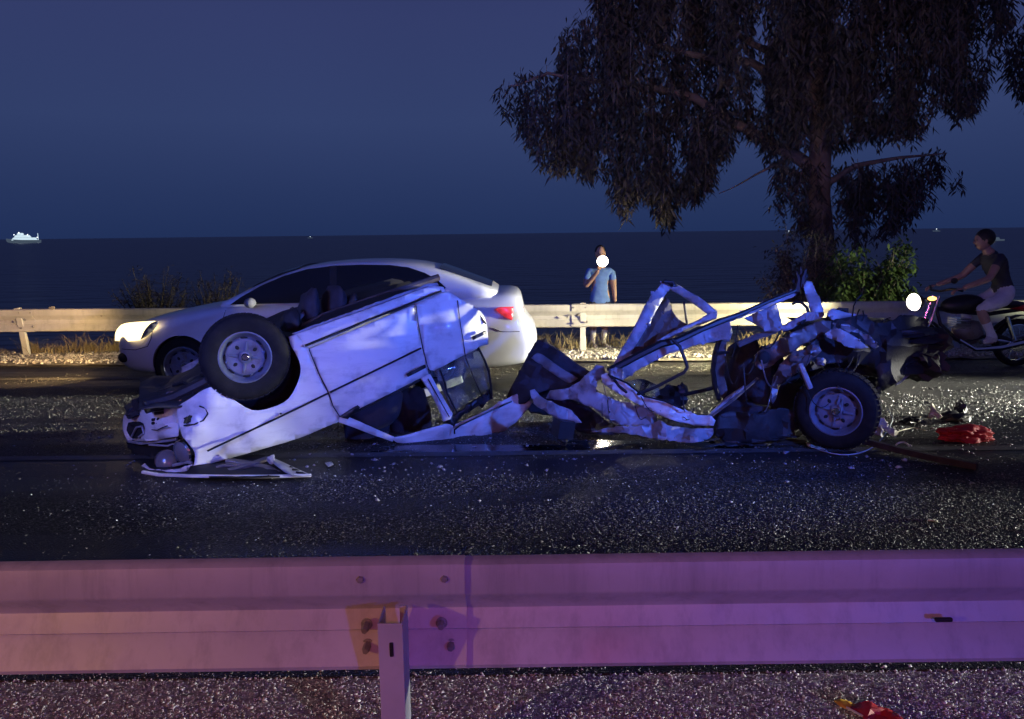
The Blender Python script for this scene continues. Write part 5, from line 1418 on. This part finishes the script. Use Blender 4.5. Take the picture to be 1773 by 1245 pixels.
# ================================================================== FIGURES
def figure(name, parent, J, B, mats, hands=(), head=None, fing=None):
    """one skinned surface grown round joints J {name:(pos, radius)} and bones B [(a,b,mat index)]"""
    names = list(J)
    me = bpy.data.meshes.new(name)
    me.from_pydata([tuple(J[k][0]) for k in names], [(names.index(a), names.index(c)) for a, c, _ in B], [])
    o = bpy.data.objects.new(name, me); COL.objects.link(o)
    sk = o.modifiers.new('skin', 'SKIN'); sk.use_smooth_shade = True
    for i, k in enumerate(names):
        r = J[k][1]
        r = r if hasattr(r, '__len__') else (r, r)
        me.skin_vertices[0].data[i].radius = r
        me.skin_vertices[0].data[i].use_root = (k == 'pelvis')
    sb = o.modifiers.new('sub', 'SUBSURF'); sb.levels = 3; sb.render_levels = 3
    bpy.context.view_layer.update()
    dg = bpy.context.evaluated_depsgraph_get()
    m2 = bpy.data.meshes.new_from_object(o.evaluated_get(dg))
    bpy.data.objects.remove(o, do_unlink=True)
    bm = bmesh.new(); bm.from_mesh(m2)
    segs = [(Vector(J[a][0]), Vector(J[c][0]), mi) for a, c, mi in B]
    for f in bm.faces:
        c = f.calc_center_median(); best = 1e9; mi_ = 0
        for a, d, mi in segs:
            ab = d - a; t = max(0, min(1, (c - a).dot(ab) / max(1e-9, ab.length_squared)))
            dd = (c - a - ab * t).length
            if dd < best: best = dd; mi_ = mi
        f.material_index = mi_; f.smooth = True
    def tail(build, mi):
        b = MB(); build(b)
        off = [bm.verts.new(v) for v in b.v]
        for f in b.f:
            try:
                q = bm.faces.new([off[i] for i in f]); q.material_index = mi; q.smooth = True
            except ValueError: pass
    for base, dirv, palm_n, sc in hands:                 # palm and five fingers
        base, dirv, pn = Vector(base), Vector(dirv).normalized(), Vector(palm_n).normalized()
        sd = dirv.cross(pn).normalized()
        tail(lambda b: b.ell(base + dirv * .045 * sc, (.040 * sc, .016 * sc, .052 * sc), Matrix((sd, pn, dirv)).transposed(), 12, 8), 0)
        for k, (off, L) in enumerate(((-.030, .062), (-.010, .075), (.010, .080), (.030, .070))):
            a = base + dirv * .085 * sc + sd * off * sc
            c = a + dirv * L * .45 * sc + pn * .012 * sc; d = c + (dirv * .5 + pn * .9) * L * .35 * sc; e = d + (pn * .9 - dirv * .3) * L * .28 * sc
            tail(lambda b: b.tube([a, c, d, e], [.0095 * sc, .009 * sc, .0085 * sc, .006 * sc], 6), 0)
        a = base + dirv * .02 * sc - sd * .034 * sc
        tail(lambda b: b.tube([a, a - sd * .025 * sc + dirv * .022 * sc, a - sd * .028 * sc + dirv * .05 * sc + pn * .02 * sc], [.012 * sc, .011 * sc, .007 * sc], 6), 0)
    if head:
        c, fwd, hr, hm = head; fwd = Vector(fwd).normalized(); up = Vector((0, 0, 1)); up = (up - fwd * up.dot(fwd)).normalized(); sd = fwd.cross(up)
        Rm = Matrix((sd, fwd, up)).transposed()
        tail(lambda b: b.ell(Vector(c), (.072 * hr, .092 * hr, .112 * hr), Rm, 18, 12), hm)
        if hm == 0:
            tail(lambda b: b.ell(Vector(c) + fwd * .095 * hr - up * .012 * hr, (.013, .02, .02), Rm, 8, 6), 0)
            for s in (-1, 1):
                tail(lambda b: b.ell(Vector(c) + sd * s * .073 * hr, (.010, .02, .03), Rm, 8, 6), 0)
                tail(lambda b: b.ell(Vector(c) + fwd * .084 * hr + sd * s * .03 * hr + up * .012 * hr, (.011, .006, .006), Rm, 8, 6), 4)
            tail(lambda b: b.ell(Vector(c) + fwd * .084 * hr - up * .055 * hr, (.022, .006, .006), Rm, 8, 6), 4)
    bm.normal_update()
    for v in bm.verts:                                   # creases in the cloth
        if v.link_faces and v.link_faces[0].material_index in (1, 2):
            q = v.co
            v.co = q + v.normal * (.009 * noise.noise(Vector((q.x * 14, q.y * 14, q.z * 26))) + .005 * noise.noise(q * 40))
    bmesh.ops.recalc_face_normals(bm, faces=bm.faces)
    m2.materials.clear()
    for m in mats: m2.materials.append(m)
    bm.to_mesh(m2); bm.free()
    m2.name = name
    o = bpy.data.objects.new(name, m2)
    link(o, parent)
    return o

# ---- the bystander behind the far rail
YB = 12.30
fb = P(1036, 604, YB)
k0 = 1.0
per = thing('person', 'person in pale blue T-shirt standing behind the far rail, holding up a light', 'person', (fb.x, YB, fb.z))
bx, bz = fb.x, fb.z
def B_(dx, dy, dz): return Vector((bx + dx, YB + dy, bz + dz))
J = {'pelvis': (B_(.02, 0, .78), (.125, .10)), 'waist': (B_(.02, 0, .92), (.125, .09)), 'chest': (B_(.02, 0, 1.10), (.145, .10)), 'neckb': (B_(.02, 0, 1.24), (.075, .065)), 'neck': (B_(.02, -.01, 1.31), .050),
     'headb': (B_(.02, -.02, 1.37), .06),
     'shl': (B_(-.15, 0, 1.20), .062), 'ell': (B_(-.20, -.06, .96), .042), 'wrl': (B_(-.025, -.26, 1.22), .030),
     'shr': (B_(.19, 0, 1.20), .062), 'elr': (B_(.235, .02, .95), .042), 'wrr': (B_(.25, -.02, .72), .030),
     'slvl': (B_(-.185, -.03, 1.06), .055), 'slvr': (B_(.22, .01, 1.06), .055),
     'hipl': (B_(-.07, 0, .72), .092), 'knl': (B_(-.08, -.02, .42), .066), 'anl': (B_(-.085, 0, .08), .042), 'tol': (B_(-.06, -.17, .03), .036),
     'hipr': (B_(.11, 0, .72), .092), 'knr': (B_(.10, -.02, .42), .066), 'anr': (B_(.075, .03, .08), .042), 'tor': (B_(.14, -.13, .03), .036),
     'shnl': (B_(-.08, -.01, .30), .055), 'shnr': (B_(.095, .0, .30), .055)}
Bn = [('pelvis', 'waist', 1), ('waist', 'chest', 1), ('chest', 'neckb', 1), ('neckb', 'neck', 0), ('neck', 'headb', 0),
      ('chest', 'shl', 1), ('shl', 'slvl', 1), ('slvl', 'ell', 0), ('ell', 'wrl', 0), ('chest', 'shr', 1), ('shr', 'slvr', 1), ('slvr', 'elr', 0), ('elr', 'wrr', 0),
      ('pelvis', 'hipl', 1), ('hipl', 'knl', 2), ('knl', 'shnl', 0), ('shnl', 'anl', 3), ('anl', 'tol', 5), ('pelvis', 'hipr', 1), ('hipr', 'knr', 2), ('knr', 'shnr', 0), ('shnr', 'anr', 3), ('anr', 'tor', 5)]
figure('body', per, J, Bn, [M_skin, M_shirt, M_navy, M_sock, M_hair, M_shoe], hands=[(B_(-.025, -.26, 1.22), (.35, -.25, .9), (.4, -.5, -.1), .95), (B_(.25, -.02, .72), (0, -.1, -1), (-1, 0, 0), .95)],
       head=(B_(.02, -.03, 1.455), (0, -1, -.12), 1.0, 0))
b = MB(); b.ell(B_(.02, .0, 1.485), (.082, .100, .098), nu=16, nv=10); hb = b
hair = hb.build('hair', M_hair, per, smooth=True)
# the light in the raised hand
tq = B_(.020, -.335, 1.345)
tor = thing('hand_torch', 'blazing white hand-held light raised before the standing person', 'torch', tq)
b = MB(); b.tube([tq + Vector((0, .05, -.01)), tq + Vector((0, .0, 0))], [.034, .085], 16); b.build('casing', M_black, tor, smooth=True)
b = MB(); b.lathe([(.082, .002), (.075, .018), (.042, .028), (.0005, .032)], frame(tq, (0, -1, 0)), 20); b.build('lens', M_lit_torch, tor, smooth=True)
lamp('hand_torch_beam', 'SPOT', tq + Vector((0, -.03, 0)), 40, (1, .88, .72), tq + Vector((0, -3, -.2)), size=.03, spot=110, blend=.8)

# ================================================================== MOTORCYCLE AND RIDER
YM = 10.05
rw = P(1760, 592, YM); rw.z = gz(YM) + .30
fw = Vector((rw.x - 1.26, YM, rw.z))
mo = thing('motorcycle', 'dark motorcycle with blazing headlight and red tail, heading left along the far rail', 'motorcycle', ((rw.x + fw.x) / 2, YM, gz(YM)))
def Mo(dx, dy, dz): return Vector((rw.x - dx, YM + dy, gz(YM) + dz))       # dx forward of the rear axle
for c in (rw, fw):
    M = frame(c, (0, -1, 0), (0, 0, 1))
    t = MB(); t.lathe([(.235, -.035), (.262, -.045), (.29, -.035), (.302, 0), (.29, .035), (.262, .045), (.235, .035), (.228, 0), (.235, -.035)], M, 40)
    w = t.build('wheel', M_rubber, mo, smooth=True)
    r = MB(); r.lathe([(.234, -.028), (.222, -.03), (.214, 0), (.222, .03), (.234, .028)], M, 36); r.build('rim', M_chrome, w, smooth=True)
    r = MB(); r.lathe([(.035, -.06), (.045, -.05), (.03, 0), (.045, .05), (.035, .06), (.0005, .062)], M, 16); r.build('hub', M_chrome, w, smooth=True)
    sp = MB()
    for k in range(20):
        a = 2 * math.pi * k / 20; s = .035 if k % 2 else -.035
        sp.tube([M @ Vector((.04 * math.cos(a), .04 * math.sin(a), s)), M @ Vector((.22 * math.cos(a + .25), .22 * math.sin(a + .25), 0))], .0025, 4, cap=False)
    sp.build('spokes', M_chrome, w)
    d = MB(); d.lathe([(.11, .05), (.11, .055), (.05, .056), (.05, .05)], M, 24); d.build('brake_disc', M_chrome, w, smooth=True)
def mt_(name, m, pts, r, n=8): 
    b = MB(); b.tube([Mo(*p) for p in pts], r, n); return b.build(name, m, mo, smooth=True)
mt_('frame', M_black, [(0, -.10, .30), (.35, -.10, .42), (.75, -.08, .32), (1.0, -.05, .55), (1.05, 0, .78)], .022)
mt_('frame', M_black, [(1.03, 0, .74), (.75, 0, .70), (.4, 0, .66), (-.05, 0, .72)], .026)
mt_('swing_arm', M_chrome, [(0, -.09, .30), (.42, -.09, .36)], .022)
mt_('fork', M_chrome, [(1.26, -.08, .30), (1.13, -.08, .62), (1.05, -.07, .90)], .022)
mt_('fork', M_chrome, [(1.26, .08, .30), (1.13, .08, .62), (1.05, .07, .90)], .022)
mt_('handlebar', M_black, [(.92, -.36, .98), (1.0, -.26, 1.0), (1.06, -.1, .96), (1.06, .1, .96), (1.0, .26, 1.0), (.92, .36, .98)], .014)
mt_('exhaust', M_chrome, [(.80, -.14, .36), (.6, -.16, .24), (.3, -.17, .26), (-.15, -.17, .36)], [.022, .024, .04, .042])
mt_('footpeg', M_black, [(.42, -.10, .33), (.42, -.26, .33)], .012)
mt_('shock_absorber', M_chrome, [(.10, -.12, .33), (.22, -.12, .64)], .026)
b = MB(); b.ell(Mo(.62, 0, .44), (.20, .13, .15), nu=16, nv=10, wob=.2); e_ = b.build('engine', M_primer, mo, smooth=True)
for k in range(5):
    f_ = MB(); f_.box(Mo(.74, 0, .50 + k * .028), (.18, .22, .010)); f_.build('cooling_fin', M_chrome, e_)
b = MB(); b.ell(Mo(.72, 0, .79), (.27, .13, .12), Matrix.Rotation(-.12, 3, 'Y'), 18, 12); b.build('fuel_tank', M_navy if False else M_black, mo, smooth=True)
b = MB(); b.ell(Mo(.24, 0, .79), (.36, .12, .055), Matrix.Rotation(.06, 3, 'Y'), 18, 10); b.build('saddle', M_black, mo, smooth=True)
M_mred = mat('red_motorcycle_panel', (0.45, .015, .02), .3, coat=.5, var=.05)
b = MB(); b.ell(Mo(-.08, 0, .74), (.28, .11, .055), Matrix.Rotation(.14, 3, 'Y'), 16, 9); b.build('tail_fairing', M_mred, mo, smooth=True)
b = MB(); b.ell(Mo(-.34, 0, .74), (.04, .08, .035)); b.build('tail_lamp', M_lit_red, mo, smooth=True)
mg = MB(); mg.bar([Mo(.28 - .6 * k / 8 + .02, 0, .30 + .345 * math.sin(.5 + 1.9 * k / 8)) for k in range(9)], .11, .008); mg.build('rear_mudguard', M_black, mo)
mg = MB(); mg.bar([fw + Vector((math.cos(a) * .33, 0, math.sin(a) * .33)) for a in [.5 + k * .22 for k in range(10)]], .10, .008); mg.build('front_mudguard', M_black, mo)
hl = P(1583, 523, YM)
hd = MB(); hd.lathe([(.03, -.13), (.085, -.08), (.112, 0), (.108, .012)], frame(hl, (-.92, -.38, -.04)), 24); ho = hd.build('headlamp', M_black, mo, smooth=True)
l_ = MB(); l_.lathe([(.107, .004), (.09, .03), (.05, .046), (.0005, .05)], frame(hl, (-.92, -.38, -.04)), 24); l_.build('lens', M_lit_white, ho, smooth=True)
mt_('lamp_bracket', M_black, [(1.07, 0, .86), (1.16, 0, .84)], .03)
ind = P(1614, 517, YM - .2)
b = MB(); b.ell(ind, (.055, .03, .026)); b.build('indicator', M_lit_amber, mo, smooth=True)
b = MB(); b.tube([ind, Vector((ind.x - .02, YM - .05, ind.z - .01))], .008, 6); b.build('indicator_stalk', M_black, mo)
b = MB(); b.ell(Mo(1.0, -.30, 1.10), (.045, .015, .035)); b.build('mirror', M_black, mo, smooth=True)
lamp('motorcycle_headlight_glow', 'SPOT', hl + Vector((-.13, .02, 0)), 1000, (1, .86, .45), hl + Vector((-3, 2.4, -1.4)), size=.08, spot=95, blend=.8)
lamp('motorcycle_headlight_beam', 'SPOT', hl + Vector((-.12, -.04, 0)), 4200, (1, .86, .50), hl + Vector((-6, 1.15, -.75)), size=.08, spot=46, blend=1.0)

rid = thing('person', 'motorcycle rider in dark top, pale shorts and white socks, leaning over the handlebars', 'person', Mo(.30, 0, .80))
J = {'pelvis': (Mo(.20, 0, .92), (.135, .12)), 'waist': (Mo(.24, 0, 1.06), (.125, .10)), 'chest': (Mo(.36, 0, 1.28), (.155, .12)), 'neckb': (Mo(.43, 0, 1.42), .075), 'neck': (Mo(.465, 0, 1.46), .058), 'headb': (Mo(.49, 0, 1.50), .06),
     'shl': (Mo(.40, -.18, 1.36), .066), 'ell': (Mo(.58, -.30, 1.12), .044), 'wrl': (Mo(.90, -.31, 1.01), .030), 'slvl': (Mo(.48, -.24, 1.26), .055),
     'shr': (Mo(.40, .18, 1.36), .066), 'elr': (Mo(.58, .30, 1.12), .044), 'wrr': (Mo(.90, .31, 1.01), .030), 'slvr': (Mo(.48, .24, 1.26), .055),
     'hipl': (Mo(.24, -.11, .88), .105), 'thl': (Mo(.45, -.18, .80), .092), 'knl': (Mo(.60, -.20, .74), .070), 'shnl': (Mo(.52, -.20, .58), .058), 'anl': (Mo(.42, -.21, .38), .042), 'tol': (Mo(.55, -.22, .33), .036), 'hel': (Mo(.37, -.21, .35), .034),
     'hipr': (Mo(.24, .11, .88), .105), 'knr': (Mo(.60, .20, .74), .070), 'anr': (Mo(.42, .21, .40), .042), 'tor': (Mo(.55, .22, .35), .036)}
Bn = [('pelvis', 'waist', 1), ('waist', 'chest', 1), ('chest', 'neckb', 1), ('neckb', 'neck', 0), ('neck', 'headb', 0),
      ('chest', 'shl', 1), ('shl', 'slvl', 1), ('slvl', 'ell', 0), ('ell', 'wrl', 0), ('chest', 'shr', 1), ('shr', 'slvr', 1), ('slvr', 'elr', 0), ('elr', 'wrr', 0),
      ('pelvis', 'hipl', 2), ('hipl', 'thl', 2), ('thl', 'knl', 2), ('knl', 'shnl', 0), ('shnl', 'anl', 3), ('anl', 'tol', 5), ('anl', 'hel', 5), ('pelvis', 'hipr', 2), ('hipr', 'knr', 2), ('knr', 'anr', 3), ('anr', 'tor', 5)]
figure('body', rid, J, Bn, [M_skin, M_navy, M_shorts, M_sock, M_hair, M_shoe], hands=[(Mo(.90, -.31, 1.01), (-.9, 0, -.25), (-.2, 0, -1), .9), (Mo(.90, .31, 1.01), (-.9, 0, -.25), (-.2, 0, -1), .9)],
       head=(Mo(.52, 0, 1.57), (-1, 0, -.05), 1.08, 0))
b = MB(); b.ell(Mo(.49, 0, 1.605), (.118, .094, .112), nu=16, nv=10); b.build('hair', M_hair, rid, smooth=True)

# ================================================================== DEBRIS
def lump(name, label, cat, c, rad, m, seed, amp=.5, sub=4, grp=None, fl=True):
    bm = bmesh.new(); bmesh.ops.create_icosphere(bm, subdivisions=sub, radius=1.0)
    for v in bm.verts:
        d = v.co.copy()
        k = 1 + amp * (noise.noise(d * 1.8 + Vector((seed, 0, 0))) + .6 * noise.noise(d * 4.1 + Vector((0, seed, 0))) - .35 * abs(noise.noise(d * 7.3)))
        q = Vector((d.x * rad[0], d.y * rad[1], d.z * rad[2])) * k
        if q.z < -rad[2] * .55: q.z = -rad[2] * .55
        v.co = Vector(c) + q + Vector((0, 0, rad[2] * .55))
    me = bpy.data.meshes.new(name); bm.to_mesh(me); bm.free(); me.materials.append(m)
    me.polygons.foreach_set('use_smooth', [True] * len(me.polygons)); me.set_sharp_from_angle(angle=math.radians(45))
    o = bpy.data.objects.new(name, me); link(o)
    return tag(o, label, cat, grp)
lump('red_cloth', 'crumpled bright red cloth on the road right of the rear wheel', 'cloth', G(1670, 762), (.22, .10, .075), M_red, 3, .32, 5)
b = MB(); b.bar([G(1498, 764, .05), G(1560, 780, .035), G(1630, 796, .028), G(1692, 808, .026)], .045, .045)
tag(b.build('wooden_batten', M_wood, bevel=.004), 'long dark wooden batten lying on the road beside the rear wheel', 'batten')
def shard(name, label, cat, poly, lift, m, seed, thick=.006, mapper=None, crump=.02):
    o = panel(name, m, None, poly, lift, mapper or MG, cell=7, crump=crump, cscale=12, seed=seed, thick=thick)
    return tag(o, label, cat, 'debris on the road')
shard('plastic_fragment', 'bent cream plastic fragment close against the rear tyre of the wreck', 'debris', [(1518, 726), (1530, 724), (1540, 737), (1556, 748), (1552, 757), (1540, 752), (1530, 742), (1520, 738)], [(1520, 728, 6.15), (1552, 754, 6.08)], M_cream, 71, .012, MY, .03)
shard('plastic_fragment', 'yellowish crushed fragment between rear tyre and cream plastic piece', 'debris', [(1508, 742), (1520, 736), (1530, 744), (1528, 754), (1514, 752)], [(1510, 745, 6.1), (1528, 750, 6.05)], M_cream, 72, .012, MY, .04)
shard('plastic_fragment', 'upright white triangular shard standing on the road above the red cloth', 'debris', [(1606, 724), (1611, 712), (1614, 697), (1619, 703), (1622, 712), (1632, 722), (1626, 726), (1618, 719), (1612, 726)], [(1606, 724, 6.55), (1632, 722, 6.5), (1614, 698, 6.6)], M_cream, 73, .010, MY, .03)
shard('plastic_fragment', 'small white chip on the road left of the upright shard', 'debris', [(1588, 724), (1594, 721), (1597, 727), (1590, 730)], .02, M_cream, 74, .01)
lump('black_trim_lump', 'torn black trim lump lying on the road behind the red cloth', 'debris', G(1656, 728), (.13, .09, .055), M_black, 9, .7, 3, 'debris on the road')
lump('black_trim_lump', 'small black trim piece between the cream plastic and the white shard', 'debris', G(1580, 733), (.09, .06, .03), M_black, 12, .7, 3, 'debris on the road')
lump('black_trim_lump', 'black rubber scrap propped behind the torn trim lump', 'debris', G(1662, 718), (.05, .05, .085), M_black, 15, .6, 3, 'debris on the road')
def cable(label, pts, r, m):
    b = MB(); P_ = [G(*p) for p in pts]; fine = []
    for i in range(len(P_) - 1):
        for k in range(4):
            a0 = P_[max(0, i - 1)]; a1 = P_[i]; a2 = P_[i + 1]; a3 = P_[min(len(P_) - 1, i + 2)]; t = k / 4
            fine.append(.5 * ((2 * a1) + (a2 - a0) * t + (2 * a0 - 5 * a1 + 4 * a2 - a3) * t * t + (3 * a1 - a0 - 3 * a2 + a3) * t ** 3))
    fine.append(P_[-1])
    b.tube(fine, r, 6)
    return tag(b.build('cable', m, smooth=True), label, 'cable', 'cables on the road')
cable('pale blue cable looping on the road round the foot of the rear wheel', [(1402, 768, .02), (1412, 776, .012), (1440, 785, .012), (1470, 787, .012), (1498, 781, .015), (1522, 765, .03), (1538, 742, .05), (1545, 725, .07), (1535, 706, .10)], .005, M_cable)
cable('thin pale wire trailing from the cream plastic towards the red cloth', [(1548, 750, .02), (1565, 744, .012), (1585, 741, .012), (1602, 745, .01)], .004, M_cream)
cable('short kinked cream wire lying across the wooden batten', [(1546, 778, .02), (1554, 768, .07), (1566, 766, .08), (1574, 772, .075)], .007, M_cream)
cable('thin black wire lying on the road below the wooden batten', [(1542, 792, .01), (1544, 782, .01), (1556, 774, .02)], .004, M_black)
shard('plastic_fragment', 'pale sliver on the road below the rear wheel, left of the cable loop', 'debris', [(1394, 764), (1402, 767), (1420, 774), (1428, 778), (1408, 776), (1398, 771)], .012, M_cream, 75, .006)
shard('metal_fragment', 'small pale metal chip lying alone on the dark road right of the bonnet', 'debris', [(563, 801), (574, 799), (578, 804), (568, 807)], .012, M_torn, 76, .006)
lump('plastic_lump', 'small white crumb of plastic on the road below the wooden batten', 'debris', G(1566, 798), (.022, .015, .012), M_cream, 22, .5, 2, 'debris on the road')
lump('plastic_lump', 'pale crumb beside the end of the black wire', 'debris', G(1556, 810), (.025, .012, .010), M_cream, 23, .5, 2, 'debris on the road')
shard('metal_fragment', 'thin pale sliver on the open road near the right edge', 'debris', [(1604, 898), (1622, 900), (1624, 902), (1606, 901)], .01, M_cream, 77, .004)
# crumbs of trim, plastic and paint flung round the wreck
n = 260
x = np.concatenate([rng.normal(-.6, 1.5, 130), rng.normal(3.0, .9, 130)]); y = np.concatenate([rng.normal(5.7, .5, 130), rng.normal(6.0, .5, 130)])
V, F = chips(n, x, y, rng.gamma(2.0, .005, n) + .004, lambda Y: gz(Y) + .006, .5)
tag(np_mesh('crash_crumbs', V, F, M_torn), 'tiny scattered crumbs of paint and plastic around the wreck', 'debris', kind='stuff')
# red and yellow object on the near verge
ro = thing('warning_flag', 'folded red cloth with yellow tip on the verge under the near rail', 'cloth', G(1500, 1236))
panel('red_fold', M_red, ro, [(1470, 1222), (1486, 1217), (1504, 1213), (1520, 1222), (1545, 1230), (1570, 1250), (1590, 1275), (1530, 1275), (1500, 1248)], [(1470, 1222, .02), (1504, 1214, .05), (1570, 1250, .05), (1510, 1240, .035), (1540, 1270, .01)], MG, cell=9, crump=.02, cscale=22, seed=80, thick=.004)
panel('yellow_tip', M_yellow, ro, [(1444, 1213), (1456, 1210), (1474, 1216), (1480, 1221), (1472, 1228), (1456, 1222)], [(1446, 1213, .03), (1476, 1222, .025)], MG, cell=9, crump=.01, seed=81, thick=.004)
b = MB(); b.tube([G(1466, 1225, .03), G(1490, 1238, .035), G(1530, 1262, .03)], .004, 6); b.build('piping', M_cream, ro, smooth=True)
